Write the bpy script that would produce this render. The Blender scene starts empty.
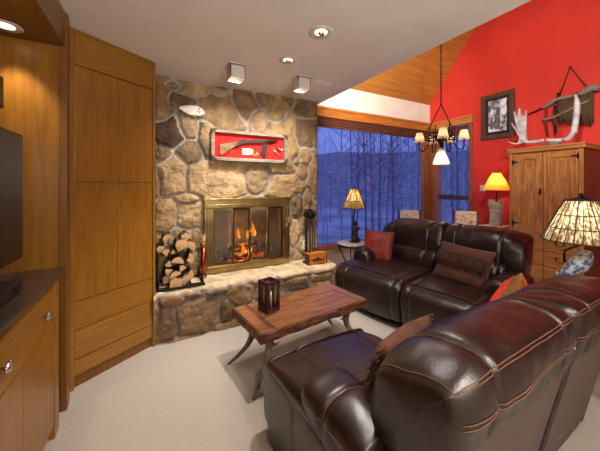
import bpy, bmesh, math, random
import numpy as np
from mathutils import Vector, Matrix, noise as mnoise
random.seed(11)
PI = math.pi
scene = bpy.context.scene
C = scene.collection
TH = math.radians(28.2); FPX = 280.0; HC = 1.5          # camera yaw, focal length in pixels, eye height

def ray(px):
    l = (px - 300.0) / FPX
    return Vector((math.sin(TH) + l * math.cos(TH), math.cos(TH) - l * math.sin(TH)))
def on_y(px, py, Y):
    r = ray(px); t = Y / r.y
    return Vector((r.x * t, Y, HC - (py - 186.0) / FPX * t))
def on_x(px, py, X):
    r = ray(px); t = X / r.x
    return Vector((X, r.y * t, HC - (py - 186.0) / FPX * t))

# ------------------------------------------------------------------ materials
def lin(c):
    return tuple(((v / 255.0) / 12.92 if v / 255.0 <= 0.04045 else (((v / 255.0) + 0.055) / 1.055) ** 2.4) for v in c)
def mat(name, c1, c2=None, rough=0.5, metal=0.0, nscale=6.0, stretch=(1, 1, 1), ndetail=5.0, lo=0.35, hi=0.65,
        bump=0.0, bscale=60.0, bstretch=(1, 1, 1), spec=0.5, coat=0.0, emit=None, estr=0.0, sheen=0.0, trans=0.0, distort=0.0, ior=None):
    m = bpy.data.materials.new(name); m.use_nodes = True
    nt = m.node_tree; b = nt.nodes['Principled BSDF']
    b.inputs['Roughness'].default_value = rough; b.inputs['Metallic'].default_value = metal
    b.inputs['Specular IOR Level'].default_value = spec
    if ior: b.inputs['IOR'].default_value = ior
    if coat: b.inputs['Coat Weight'].default_value = coat; b.inputs['Coat Roughness'].default_value = 0.2
    if sheen: b.inputs['Sheen Weight'].default_value = sheen
    if trans: b.inputs['Transmission Weight'].default_value = trans
    A = lin(c1); b.inputs['Base Color'].default_value = (*A, 1)
    tc = nt.nodes.new('ShaderNodeTexCoord')
    if c2 is not None:
        B = lin(c2)
        mp = nt.nodes.new('ShaderNodeMapping'); mp.inputs['Scale'].default_value = stretch
        nz = nt.nodes.new('ShaderNodeTexNoise'); nz.inputs['Scale'].default_value = nscale
        nz.inputs['Detail'].default_value = ndetail; nz.inputs['Distortion'].default_value = distort
        rp = nt.nodes.new('ShaderNodeValToRGB')
        rp.color_ramp.elements[0].position = lo; rp.color_ramp.elements[0].color = (*A, 1)
        rp.color_ramp.elements[1].position = hi; rp.color_ramp.elements[1].color = (*B, 1)
        nt.links.new(tc.outputs['Object'], mp.inputs[0]); nt.links.new(mp.outputs[0], nz.inputs['Vector'])
        nt.links.new(nz.outputs['Fac'], rp.inputs[0]); nt.links.new(rp.outputs[0], b.inputs['Base Color'])
    if bump:
        mp = nt.nodes.new('ShaderNodeMapping'); mp.inputs['Scale'].default_value = bstretch
        nz = nt.nodes.new('ShaderNodeTexNoise'); nz.inputs['Scale'].default_value = bscale; nz.inputs['Detail'].default_value = 4
        bp = nt.nodes.new('ShaderNodeBump'); bp.inputs['Strength'].default_value = bump; bp.inputs['Distance'].default_value = 0.01
        nt.links.new(tc.outputs['Object'], mp.inputs[0]); nt.links.new(mp.outputs[0], nz.inputs['Vector'])
        nt.links.new(nz.outputs['Fac'], bp.inputs['Height']); nt.links.new(bp.outputs[0], b.inputs['Normal'])
    if emit is not None:
        b.inputs['Emission Color'].default_value = (*lin(emit), 1); b.inputs['Emission Strength'].default_value = estr
    return m
def glass(name, tint=(255, 255, 255), gloss=0.06, rough=0.02):
    m = bpy.data.materials.new(name); m.use_nodes = True; nt = m.node_tree; nt.nodes.clear()
    o = nt.nodes.new('ShaderNodeOutputMaterial'); t = nt.nodes.new('ShaderNodeBsdfTransparent'); g = nt.nodes.new('ShaderNodeBsdfGlossy')
    t.inputs[0].default_value = (*lin(tint), 1); g.inputs['Roughness'].default_value = rough
    lw = nt.nodes.new('ShaderNodeFresnel'); lw.inputs[0].default_value = 1.35
    mx = nt.nodes.new('ShaderNodeMixShader'); ad = nt.nodes.new('ShaderNodeMath'); ad.operation = 'ADD'; ad.inputs[1].default_value = gloss - 0.02
    ge = nt.nodes.new('ShaderNodeNewGeometry'); iv = nt.nodes.new('ShaderNodeMath'); iv.operation = 'SUBTRACT'; iv.inputs[0].default_value = 1.0
    ml = nt.nodes.new('ShaderNodeMath'); ml.operation = 'MULTIPLY'
    nt.links.new(ge.outputs['Backfacing'], iv.inputs[1]); nt.links.new(lw.outputs[0], ad.inputs[0])
    nt.links.new(ad.outputs[0], ml.inputs[0]); nt.links.new(iv.outputs[0], ml.inputs[1]); nt.links.new(ml.outputs[0], mx.inputs[0])
    nt.links.new(t.outputs[0], mx.inputs[1]); nt.links.new(g.outputs[0], mx.inputs[2]); nt.links.new(mx.outputs[0], o.inputs[0])
    return m
def shade_mat(name, c1, c2=None, nscale=30, stretch=(1, 1, 1), tr=0.6):
    m = bpy.data.materials.new(name); m.use_nodes = True; nt = m.node_tree; nt.nodes.clear()
    o = nt.nodes.new('ShaderNodeOutputMaterial'); d = nt.nodes.new('ShaderNodeBsdfDiffuse'); t = nt.nodes.new('ShaderNodeBsdfTranslucent')
    mx = nt.nodes.new('ShaderNodeMixShader'); mx.inputs[0].default_value = tr
    if c2 is None:
        d.inputs[0].default_value = (*lin(c1), 1); t.inputs[0].default_value = (*lin(c1), 1)
    else:
        tc = nt.nodes.new('ShaderNodeTexCoord'); mp = nt.nodes.new('ShaderNodeMapping'); mp.inputs['Scale'].default_value = stretch
        nz = nt.nodes.new('ShaderNodeTexNoise'); nz.inputs['Scale'].default_value = nscale
        rp = nt.nodes.new('ShaderNodeValToRGB')
        rp.color_ramp.elements[0].position = .42; rp.color_ramp.elements[0].color = (*lin(c1), 1)
        rp.color_ramp.elements[1].position = .58; rp.color_ramp.elements[1].color = (*lin(c2), 1)
        nt.links.new(tc.outputs['Object'], mp.inputs[0]); nt.links.new(mp.outputs[0], nz.inputs['Vector']); nt.links.new(nz.outputs['Fac'], rp.inputs[0])
        nt.links.new(rp.outputs[0], d.inputs[0]); nt.links.new(rp.outputs[0], t.inputs[0])
    nt.links.new(d.outputs[0], mx.inputs[1]); nt.links.new(t.outputs[0], mx.inputs[2]); nt.links.new(mx.outputs[0], o.inputs[0])
    return m
def emission(name, col, s):
    m = bpy.data.materials.new(name); m.use_nodes = True; nt = m.node_tree; nt.nodes.clear()
    o = nt.nodes.new('ShaderNodeOutputMaterial'); e = nt.nodes.new('ShaderNodeEmission')
    e.inputs[0].default_value = (*lin(col), 1); e.inputs[1].default_value = s
    nt.links.new(e.outputs[0], o.inputs[0]); return m
def attr_mat(name, attr='col', rough=0.85, nscale=14, amount=0.55, bump=0.5, bscale=45):
    m = bpy.data.materials.new(name); m.use_nodes = True; nt = m.node_tree; b = nt.nodes['Principled BSDF']
    b.inputs['Roughness'].default_value = rough; b.inputs['Specular IOR Level'].default_value = 0.25
    at = nt.nodes.new('ShaderNodeAttribute'); at.attribute_name = attr
    tc = nt.nodes.new('ShaderNodeTexCoord'); nz = nt.nodes.new('ShaderNodeTexNoise'); nz.inputs['Scale'].default_value = nscale; nz.inputs['Detail'].default_value = 8
    mr = nt.nodes.new('ShaderNodeMapRange'); mr.inputs[1].default_value = .3; mr.inputs[2].default_value = .7
    mr.inputs[3].default_value = 1 - amount; mr.inputs[4].default_value = 1 + amount * .7
    mu = nt.nodes.new('ShaderNodeVectorMath'); mu.operation = 'SCALE'
    nt.links.new(tc.outputs['Object'], nz.inputs['Vector']); nt.links.new(nz.outputs['Fac'], mr.inputs[0])
    nt.links.new(at.outputs['Color'], mu.inputs[0]); nt.links.new(mr.outputs[0], mu.inputs['Scale']); nt.links.new(mu.outputs[0], b.inputs['Base Color'])
    n2 = nt.nodes.new('ShaderNodeTexNoise'); n2.inputs['Scale'].default_value = bscale; n2.inputs['Detail'].default_value = 6
    bp = nt.nodes.new('ShaderNodeBump'); bp.inputs['Strength'].default_value = bump; bp.inputs['Distance'].default_value = 0.015
    nt.links.new(tc.outputs['Object'], n2.inputs['Vector']); nt.links.new(n2.outputs['Fac'], bp.inputs['Height']); nt.links.new(bp.outputs[0], b.inputs['Normal'])
    return m

# ------------------------------------------------------------------ objects
def tag(o, label=None, cat=None, group=None, kind=None):
    if label: o['label'] = label
    if cat: o['category'] = cat
    if group: o['group'] = group
    if kind: o['kind'] = kind
    return o
def thing(name, label, cat, loc=(0, 0, 0), rz=0.0, group=None):
    o = bpy.data.objects.new(name, None); C.objects.link(o)
    o.empty_display_size = .1
    o.location = loc; o.rotation_euler = (0, 0, rz)
    return tag(o, label, cat, group)
def copy_tree(o, parent=None):
    c = o.copy(); C.objects.link(c)
    if parent is not None: c.parent = parent
    for ch in [x for x in list(bpy.data.objects) if x.parent == o]: copy_tree(ch, c)
    return c

class MB:
    def __init__(s): s.v = []; s.f = []; s.sm = []
    def add(s, vs, fs, smooth=True):
        n = len(s.v); s.v += [tuple(p) for p in vs]
        s.f += [tuple(i + n for i in f) for f in fs]; s.sm += [smooth] * len(fs); return s
    def box(s, c, d, bev=0.0, rot=None, seg=2):
        bm = bmesh.new(); bmesh.ops.create_cube(bm, size=1.0)
        bmesh.ops.scale(bm, vec=d, verts=bm.verts)
        if bev: bmesh.ops.bevel(bm, geom=list(bm.edges), offset=min(bev, min(d) * .45), segments=seg, affect='EDGES', profile=.5)
        M = Matrix.Translation(c)
        if rot is not None: M = M @ (rot if isinstance(rot, Matrix) else Matrix.Rotation(rot, 4, 'Z'))
        bm.verts.index_update()
        s.add([M @ v.co for v in bm.verts], [[v.index for v in f.verts] for f in bm.faces], False); bm.free(); return s
    def span(s, a, b, bev=0.0):
        return s.box([(a[i] + b[i]) / 2 for i in range(3)], [abs(b[i] - a[i]) for i in range(3)], bev)
    def tube(s, pts, r, n=8, closed=False, smooth=True):
        pts = [Vector(p) for p in pts]; m = len(pts)
        rs = r if isinstance(r, (list, tuple)) else [r] * m
        vs = []; fs = []; prev = None
        for i, p in enumerate(pts):
            a = pts[(i - 1) % m] if (closed or i > 0) else p; b = pts[(i + 1) % m] if (closed or i < m - 1) else p
            t = (b - a).normalized() if (b - a).length > 1e-9 else Vector((0, 0, 1))
            if prev is None:
                u = t.orthogonal().normalized()
            else:
                u = prev - t * prev.dot(t); u = u.normalized() if u.length > 1e-6 else t.orthogonal().normalized()
            prev = u; w = t.cross(u)
            for k in range(n):
                q = 2 * PI * k / n; vs.append(p + (u * math.cos(q) + w * math.sin(q)) * rs[i])
        for i in range(m if closed else m - 1):
            for k in range(n):
                fs.append((i * n + k, i * n + (k + 1) % n, ((i + 1) % m) * n + (k + 1) % n, ((i + 1) % m) * n + k))
        if not closed: fs += [tuple(range(n))[::-1], tuple(range((m - 1) * n, m * n))]
        return s.add(vs, fs, smooth)
    def lathe(s, prof, c=(0, 0, 0), n=24, smooth=True, ph=0.0, cap=True):
        vs = []; fs = []; m = len(prof)
        for (r, z) in prof:
            for k in range(n):
                q = 2 * PI * k / n + ph; vs.append((c[0] + r * math.cos(q), c[1] + r * math.sin(q), c[2] + z))
        for i in range(m - 1):
            for k in range(n): fs.append((i * n + k, i * n + (k + 1) % n, (i + 1) * n + (k + 1) % n, (i + 1) * n + k))
        if cap:
            if prof[0][0] > 1e-4: fs.append(tuple(range(n))[::-1])
            if prof[-1][0] > 1e-4: fs.append(tuple(range((m - 1) * n, m * n)))
        return s.add(vs, fs, smooth)
    def prism(s, poly, axis, a, b, smooth=False):
        n = len(poly)
        def P(u, v, w): return {'x': (w, u, v), 'y': (u, w, v), 'z': (u, v, w)}[axis]
        vs = [P(u, v, a) for u, v in poly] + [P(u, v, b) for u, v in poly]
        fs = [tuple(range(n))[::-1], tuple(range(n, 2 * n))] + [(i, (i + 1) % n, n + (i + 1) % n, n + i) for i in range(n)]
        return s.add(vs, fs, smooth)
    def ball(s, c, r, n=12, sc=(1, 1, 1)):
        vs = []; fs = []
        m = max(5, n // 2 + 1)
        for i in range(m + 1):
            a = PI * i / m
            for k in range(n):
                q = 2 * PI * k / n
                vs.append((c[0] + r * sc[0] * math.sin(a) * math.cos(q), c[1] + r * sc[1] * math.sin(a) * math.sin(q), c[2] + r * sc[2] * math.cos(a)))
        for i in range(m):
            for k in range(n): fs.append((i * n + k, (i + 1) * n + k, (i + 1) * n + (k + 1) % n, i * n + (k + 1) % n))
        return s.add(vs, fs, True)
    def xform(s, M):
        s.v = [tuple(M @ Vector(p)) for p in s.v]; return s
    def build(s, name, m, parent=None, loc=None, rz=0.0, label=None):
        me = bpy.data.meshes.new(name); me.from_pydata(s.v, [], s.f); me.validate()
        bm = bmesh.new(); bm.from_mesh(me); bmesh.ops.remove_doubles(bm, verts=bm.verts, dist=1e-6)
        bmesh.ops.recalc_face_normals(bm, faces=bm.faces); 
        bm.to_mesh(me); bm.free()
        if len(me.polygons) == len(s.sm): me.polygons.foreach_set('use_smooth', s.sm)
        else: me.polygons.foreach_set('use_smooth', [any(s.sm)] * len(me.polygons))
        me.materials.append(m); o = bpy.data.objects.new(name, me); C.objects.link(o)
        if parent is not None: o.parent = parent
        if loc is not None: o.location = loc
        if rz: o.rotation_euler = (0, 0, rz)
        if label: o['label'] = label
        return o

def catmull(P, k=4, closed=True):
    out = []; n = len(P); P = [Vector(p) for p in P]
    for i in range(n if closed else n - 1):
        if closed: a, b, c, d = P[(i - 1) % n], P[i], P[(i + 1) % n], P[(i + 2) % n]
        else: a, b, c, d = P[max(i - 1, 0)], P[i], P[i + 1], P[min(i + 2, n - 1)]
        for j in range(k):
            t = j / k
            out.append(.5 * ((2 * b) + (c - a) * t + (2 * a - 5 * b + 4 * c - d) * t * t + (3 * b - a - 3 * c + d) * t ** 3))
    if not closed: out.append(P[-1])
    return out

class Loft:
    """a stuffed leather form: a closed profile swept along one axis, rounded at both ends, with seam grooves and wrinkles"""
    def __init__(s, prof, e0, e1, r, axis='x', sub=4, ne=26, bulge=0.0, wr=0.004, wf=7.0, grooves=(), gdepth=.012, gw=.016, seed=0, r1=None, ri=None, warp=None, wst=(1, 1, 1)):
        s.axis = axis; pr = catmull(prof, sub); n = len(pr)
        cen = sum(pr, Vector((0, 0))) / n
        nor = []
        area = sum(pr[i].x * pr[(i + 1) % n].y - pr[(i + 1) % n].x * pr[i].y for i in range(n))
        for i in range(n):
            t = (pr[(i + 1) % n] - pr[i - 1]).normalized(); q = Vector((t.y, -t.x))
            nor.append(q if area > 0 else -q)
        st = []; K = 7
        r1 = r if r1 is None else r1
        for k in range(K):                       # start cap, from the tip to the full section
            a = k / K * PI / 2; st.append((e0 + r * (1 - math.cos(a)), (ri or r) * (1 - math.sin(a))))
        mids = [e0 + r + (e1 - r1 - e0 - r) * k / ne for k in range(ne + 1)]
        for g in grooves: mids += [g - gw, g - gw * .4, g, g + gw * .4, g + gw]
        mids = sorted(m for m in mids if e0 + r <= m <= e1 - r1)
        st += [(m, 0.0) for m in mids]
        for k in range(K - 1, -1, -1):
            a = k / K * PI / 2; st.append((e1 - r1 * (1 - math.cos(a)), (ri or r1) * (1 - math.sin(a))))
        s.st = st; s.n = n; s.grid = []
        for (e, ins) in st:
            row = []
            u = (e - e0) / (e1 - e0); bl = bulge * (1 - (2 * u - 1) ** 2)
            gr = sum(gdepth * math.exp(-((e - g) / gw) ** 2) for g in grooves)
            for i in range(n):
                p = pr[i]
                q = p + nor[i] * (bl - gr)
                q = q - nor[i] * ins
                P3 = s._p(e, q.x, q.y)
                w = mnoise.noise(Vector((P3[0] * wf * wst[0] + seed * 7.1, P3[1] * wf * wst[1], P3[2] * wf * wst[2]))) * wr
                w *= 1 + 1.3 * (math.exp(-(e - e0) / .10) + math.exp(-(e1 - e) / .10))
                w += mnoise.noise(Vector((P3[0] * wf * 3.1 * wst[0] + seed, P3[1] * wf * 2.3, P3[2] * wf * 2.3))) * wr * .45
                q = q + nor[i] * w
                if warp: q = warp(e, q)
                row.append(Vector(s._p(e, q.x, q.y)))
            s.grid.append(row)
        s.pr = pr; s.nor = nor
    def _p(s, e, a, b): return (e, a, b) if s.axis == 'x' else (a, e, b)
    def mb(s, mb=None):
        mb = mb or MB(); n = s.n; m = len(s.grid)
        vs = [p for row in s.grid for p in row]; fs = []
        for i in range(m - 1):
            for k in range(n): fs.append((i * n + k, i * n + (k + 1) % n, (i + 1) * n + (k + 1) % n, (i + 1) * n + k))
        for row, base, sg in ((s.grid[0], 0, -1), (s.grid[-1], (m - 1) * n, 1)):
            c = sum(row, Vector((0, 0, 0))) / n + Vector(s._p(.006 * sg, 0, 0)); vs.append(c)
            fs += [(base + k, base + (k + 1) % n, len(vs) - 1) for k in range(n)]
        return mb.add(vs, fs, True)
    def near(s, a, b):
        return min(range(s.n), key=lambda i: (s.pr[i] - Vector((a, b))).length)
    def along(s, a, b, e0=None, e1=None, out=.002):
        i = s.near(a, b); pts = []
        for (e, ins), row in zip(s.st, s.grid):
            if (e0 is None or e >= e0) and (e1 is None or e <= e1):
                nn = s.nor[i]; pts.append(row[i] + Vector(s._p(0, nn.x * out, nn.y * out)))
        return pts
    def across(s, e, a0, b0, a1, b1, out=.002):
        j = min(range(len(s.st)), key=lambda k: abs(s.st[k][0] - e))
        i0 = s.near(a0, b0); i1 = s.near(a1, b1)
        n = s.n; f = [(i0 + k) % n for k in range((i1 - i0) % n + 1)]; g = [(i0 - k) % n for k in range((i0 - i1) % n + 1)]
        idx = f if len(f) <= len(g) else g
        return [s.grid[j][i] + Vector(s._p(0, s.nor[i].x * out, s.nor[i].y * out)) for i in idx]

def pillow_mb(w, h, t, n=18, pinch=.06, seed=0):
    mb = MB(); vs = []; fs = []
    for side in (1, -1):
        off = len(vs)
        for j in range(n + 1):
            for i in range(n + 1):
                u = 2 * i / n - 1; v = 2 * j / n - 1
                x = u * w / 2 * (1 - pinch * (1 - abs(u)) * 0 - pinch * (v * v) * 0 - pinch * (1 - v * v) * abs(u)); z = v * h / 2 * (1 - pinch * (1 - u * u) * abs(v))
                th = t / 2 * (max(0, 1 - abs(u) ** 2.6) * max(0, 1 - abs(v) ** 2.6)) ** .55
                th *= 1 + .18 * mnoise.noise(Vector((u * 2.2 + seed, v * 2.2, side)))
                vs.append((x, side * th, z))
        for j in range(n):
            for i in range(n):
                a = off + j * (n + 1) + i; fs.append((a, a + 1, a + n + 2, a + n + 1))
    return mb.add(vs, fs, True)
def shade_loft(pts, n, ph=0.0): return MB().lathe(pts, n=n, ph=ph, cap=False, smooth=n > 8)
# ------------------------------------------------------------------ materials of the room
m_ceiling = mat('warm white plaster', (232, 226, 220), (226, 219, 213), rough=.9, nscale=3, bump=.05, bscale=90)
m_white = mat('white plaster wall', (240, 232, 214), (232, 224, 206), rough=.9, nscale=3)
m_red = mat('red painted wall', (208, 48, 30), (200, 43, 26), rough=.75, nscale=2.5, bump=.06, bscale=120)
m_carpet = mat('pale loop carpet', (192, 181, 170), (172, 161, 149), rough=1, nscale=140, bump=.5, bscale=220, sheen=.2, spec=.1)
m_cherry = mat('honey cherry veneer', (146, 98, 30), (128, 82, 22), rough=.33, nscale=5, stretch=(7, 7, .5), spec=.5, distort=.6)
m_cherryh = mat('honey cherry veneer drawer', (148, 100, 32), (130, 84, 24), rough=.33, nscale=5, stretch=(.6, .6, 8), spec=.5, distort=.6)
m_cherrydk = mat('darker cherry trim', (122, 78, 26), (104, 64, 19), rough=.35, nscale=5, stretch=(7, 7, .5))
m_fir = mat('orange fir trim', (196, 122, 54), (164, 94, 36), rough=.4, nscale=6, stretch=(.6, .6, 9))
m_firv = mat('orange fir post', (150, 86, 34), (120, 64, 22), rough=.4, nscale=6, stretch=(9, 9, .6))
m_darkwood = mat('dark stained window rail', (92, 46, 24), (70, 34, 18), rough=.4, nscale=6, stretch=(1, 1, 8))
m_vault = None
m_stonetop = mat('dark brown granite', (74, 62, 52), (46, 38, 33), rough=.16, nscale=60, bump=.0)
m_stone = attr_mat('field stone and mortar', bump=1.0, amount=.42, nscale=8, bscale=50)
m_stonehearth = attr_mat('hearth stone', bump=.7, amount=.42, nscale=8)
m_leather = mat('dark brown leather', (40, 20, 16), (25, 13, 10), rough=.32, nscale=5, ior=1.65, bump=.12, bscale=160, lo=.3, hi=.7)
m_leather2 = mat('dark brown leather far', (38, 21, 17), (24, 14, 12), rough=.33, nscale=5, ior=1.55, bump=.12, bscale=140, lo=.3, hi=.7)
m_rearbounce = mat('rear leather lightened by bounce', (98, 80, 72), (90, 72, 64), rough=.6, nscale=8, spec=.6, bump=.15, bscale=300)  # leather tone lightened here to stand in for bounce off the carpet
m_stitch = mat('tan stitching', (116, 78, 56), rough=.85)
m_barn = mat('reclaimed reddish pine plank', (140, 90, 56), (92, 55, 33), rough=.3, nscale=4, stretch=(1.2, 9, 9), bump=.25, bscale=26, bstretch=(.5, 5, 5), distort=.8)
m_barnedge = mat('rough bark slab edge', (120, 64, 32), (62, 32, 18), rough=.6, nscale=14, stretch=(1, 1, 2), bump=.7, bscale=30)
m_antler = mat('grey brown antler', (132, 116, 98), (84, 70, 58), rough=.5, nscale=7, stretch=(2, 2, 2))
m_whiteantler = mat('bleached moose antler', (206, 204, 206), (168, 160, 158), rough=.55, nscale=10, bump=.2, bscale=40)
m_brass = mat('antique brass', (176, 154, 104), (146, 126, 82), rough=.28, metal=1, nscale=8)
m_brassdk = mat('dull dark brass', (120, 102, 64), (98, 82, 50), rough=.35, metal=1, nscale=8)
m_iron = mat('black wrought iron', (30, 28, 28), (20, 19, 20), rough=.45, metal=.6, nscale=20)
m_bronze = mat('dark bronze metal', (58, 40, 30), (38, 27, 21), rough=.45, metal=.7, nscale=15)
m_firebrick = mat('grey fire brick', (176, 168, 158), (132, 124, 116), rough=.9, nscale=8, bump=.4, bscale=20)
m_char = mat('charred gas log', (112, 76, 50), (44, 32, 26), rough=.9, nscale=9, stretch=(1, 3, 3), bump=.8, bscale=25)
m_ember = mat('glowing ember bed', (60, 30, 20), (40, 20, 14), rough=.9, nscale=20, emit=(255, 110, 30), estr=.8)
m_bark = mat('brown bark', (104, 76, 50), (60, 44, 32), rough=.9, nscale=10, bump=.8, bscale=30)
m_logend = mat('pale split wood', (212, 170, 124), (172, 126, 82), rough=.8, nscale=9, stretch=(1, .3, 1), bump=.4, bscale=30)
m_copper = mat('copper sheet', (176, 84, 50), (140, 64, 38), rough=.3, metal=1, nscale=12)
m_redfelt = mat('scarlet backing felt', (226, 34, 22), (212, 28, 18), rough=.9, nscale=40)
m_greywood = mat('weathered grey barnwood', (168, 152, 134), (122, 108, 94), rough=.85, nscale=6, stretch=(1, 8, 8), bump=.4, bscale=40)
m_greyframe = mat('dark weathered wood', (70, 56, 44), (48, 38, 30), rough=.8, nscale=8, bump=.3)
m_gunmetal = mat('old rifle steel and walnut', (56, 34, 24), (34, 24, 20), rough=.45, nscale=9)
m_gunstock = mat('worn pale walnut stock', (150, 120, 76), (104, 78, 46), rough=.5, nscale=9, stretch=(1, 4, 4))
m_badge = mat('cream bone plaque', (238, 222, 160), rough=.6)
m_darkhide = mat('dark leather holster', (56, 26, 22), (36, 18, 16), rough=.6, nscale=20)
m_horn = mat('cream horn', (224, 214, 196), (150, 140, 124), rough=.5, nscale=14)
m_fish = mat('silvery white trout', (244, 236, 226), (214, 196, 180), rough=.4, nscale=22)
m_fishdk = mat('brown trout markings', (120, 84, 60), (90, 62, 46), rough=.5, nscale=20)
m_lantern = mat('rusted dark red iron', (70, 28, 20), (46, 20, 16), rough=.55, nscale=18, bump=.3, bscale=60)
m_candle = mat('ivory wax candle', (226, 208, 176), rough=.5)
m_glass = glass('clear window glass', (250, 252, 255), .022)
m_doorglass = glass('smoky fireplace glass', (225, 222, 218), .12, .12)
m_lanternglass = glass('lantern glass', (240, 235, 230), .05)
m_blind = mat('woven red brown reed shade', (118, 62, 34), (76, 38, 22), rough=.75, nscale=14, stretch=(.5, .5, 18), bump=.5, bscale=20, bstretch=(1, 1, 16))
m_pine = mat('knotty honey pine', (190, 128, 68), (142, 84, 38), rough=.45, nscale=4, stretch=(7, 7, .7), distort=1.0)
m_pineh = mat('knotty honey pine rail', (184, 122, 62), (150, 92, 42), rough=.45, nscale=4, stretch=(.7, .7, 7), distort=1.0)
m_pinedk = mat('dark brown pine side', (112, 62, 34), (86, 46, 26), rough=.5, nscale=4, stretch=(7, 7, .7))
m_redpillow = mat('rust red leather pillow', (138, 44, 30), (116, 34, 24), rough=.55, nscale=6, bump=.3, bscale=50)
m_brnpillow = mat('brown suede pillow', (92, 52, 32), (72, 40, 25), rough=.9, nscale=8, sheen=.1)
m_fringe = mat('dark brown suede fringe', (74, 40, 24), (52, 28, 18), rough=.9, nscale=20)
m_rustthrow = mat('rust suede fringed pillow', (98, 56, 36), (66, 38, 25), rough=.9, nscale=10)
m_nail = mat('antique brass nailhead', (170, 140, 100), rough=.3, metal=1)
m_tan = mat('tan wool with orange', (150, 96, 50), (112, 70, 36), rough=.95, nscale=24, stretch=(1, 1, 4))
m_orange = mat('orange red wool', (224, 66, 30), (196, 50, 24), rough=.95, nscale=20)
m_tabletop = mat('pale round stone top', (206, 196, 182), (176, 164, 150), rough=.35, nscale=12)
m_bear = mat('dark carved bear', (52, 34, 24), (32, 22, 17), rough=.55, nscale=18, bump=.5, bscale=50)
m_fishblue = mat('blue grey carved trout', (176, 186, 200), (70, 80, 104), rough=.35, nscale=38, lo=.46, hi=.56)
m_mica = shade_mat('amber mica panel', (226, 200, 136), (170, 132, 74), nscale=26, stretch=(1, 1, .35), tr=.5)
m_twig = shade_mat('pale reed shade', (244, 234, 196), (140, 116, 78), nscale=42, stretch=(1.6, 1.6, .12), tr=.5)
m_twigdk = mat('dark twig binding', (74, 48, 40), (50, 34, 30), rough=.7, nscale=20)
m_parch = shade_mat('orange parchment', (244, 168, 66), (238, 154, 56), nscale=4, tr=.7)
m_linen = shade_mat('cream linen shade', (250, 236, 214), tr=.6)
m_bulb = emission('warm lamp bulb', (255, 206, 140), 3.0)
m_candlebulb = emission('warm candle bulb', (255, 214, 156), 22.0)
m_lampglow = emission('downlight lamp', (255, 226, 186), 3.5)
m_flame = emission('orange flame', (255, 128, 30), 2.2)
m_flamecore = emission('yellow flame heart', (255, 190, 84), 3.0)
m_whitemetal = mat('white painted metal', (206, 200, 195), rough=.4)
m_chrome = mat('silver ornate knob', (200, 200, 208), rough=.2, metal=1, bump=.6, bscale=70)
m_black = mat('matte black plastic', (18, 18, 20), rough=.4)
m_screen = mat('dark television screen', (14, 9, 7), rough=.15, spec=.35)
m_switch = mat('ivory switch plate', (226, 214, 200), rough=.4)
m_frame = mat('carved brown frame', (92, 64, 36), (54, 36, 22), rough=.6, nscale=30, bump=.9, bscale=50)
m_mat = mat('dark mat board', (36, 26, 26), rough=.9)
m_photo = mat('black and white photograph', (226, 224, 230), (72, 70, 76), rough=.35, nscale=9, ndetail=6, lo=.42, hi=.6)
m_photodk = mat('dark grey photographic tone', (70, 66, 70), (110, 106, 110), rough=.35, nscale=20)
m_lacing = mat('pale antler strips and hide', (150, 136, 118), (96, 80, 64), rough=.7, nscale=14, stretch=(1, 6, 6))
m_fringetan = mat('tan buckskin fringe', (96, 70, 42), (62, 44, 28), rough=.9, nscale=18, stretch=(6, 6, .5))
m_redcloth = mat('dark red cloth strip', (126, 22, 20), rough=.9)
m_floral = mat('cream floral tapestry', (226, 204, 176), (196, 118, 92), rough=.9, nscale=16, lo=.5, hi=.66)
m_chairwood = mat('brown chair wood', (104, 60, 32), (76, 42, 22), rough=.4, nscale=6, stretch=(7, 7, .6))
m_cloth = mat('white table linen', (232, 222, 210), rough=.9)
m_signwood = mat('amber stained box panel', (196, 116, 44), (158, 84, 28), rough=.5, nscale=7, stretch=(1, 1, 4))
m_signdk = mat('dark brown stain', (58, 30, 18), rough=.6)
m_snow = mat('dusky snowy slope', (226, 224, 228), (170, 168, 176), rough=1, nscale=.18, ndetail=12, lo=.38, hi=.62)
m_snowfar = mat('forested far slope', (196, 192, 198), (146, 144, 152), rough=1, nscale=.3, ndetail=14, lo=.4, hi=.6, stretch=(1.5, 1.5, .4))
m_aspen = mat('pale aspen bark', (214, 208, 208), (170, 162, 162), rough=.9, nscale=4, stretch=(1, 1, .5))
m_trunkdk = mat('dark bare bark', (156, 146, 154), (120, 110, 120), rough=.95, nscale=4)
def plank_material():
    m = mat('cedar plank ceiling', (186, 122, 52), (166, 104, 42), rough=.45, nscale=3, stretch=(.5, 6, 6), distort=.6)
    nt = m.node_tree; b = nt.nodes['Principled BSDF']
    tc = nt.nodes.new('ShaderNodeTexCoord'); sx = nt.nodes.new('ShaderNodeSeparateXYZ')
    mu = nt.nodes.new('ShaderNodeMath'); mu.operation = 'MULTIPLY'; mu.inputs[1].default_value = 7.0
    fr = nt.nodes.new('ShaderNodeMath'); fr.operation = 'FRACT'
    gt = nt.nodes.new('ShaderNodeMath'); gt.operation = 'GREATER_THAN'; gt.inputs[1].default_value = .06
    old = b.inputs['Base Color'].links[0].from_socket
    mx = nt.nodes.new('ShaderNodeMix'); mx.data_type = 'RGBA'; mx.inputs[6].default_value = (*lin((150, 94, 38)), 1)
    nt.links.new(tc.outputs['Object'], sx.inputs[0]); nt.links.new(sx.outputs['Y'], mu.inputs[0]); nt.links.new(mu.outputs[0], fr.inputs[0])
    nt.links.new(fr.outputs[0], gt.inputs[0]); nt.links.new(gt.outputs[0], mx.inputs[0]); nt.links.new(old, mx.inputs[7]); nt.links.new(mx.outputs[2], b.inputs['Base Color'])
    return m
m_vault = plank_material()
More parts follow.
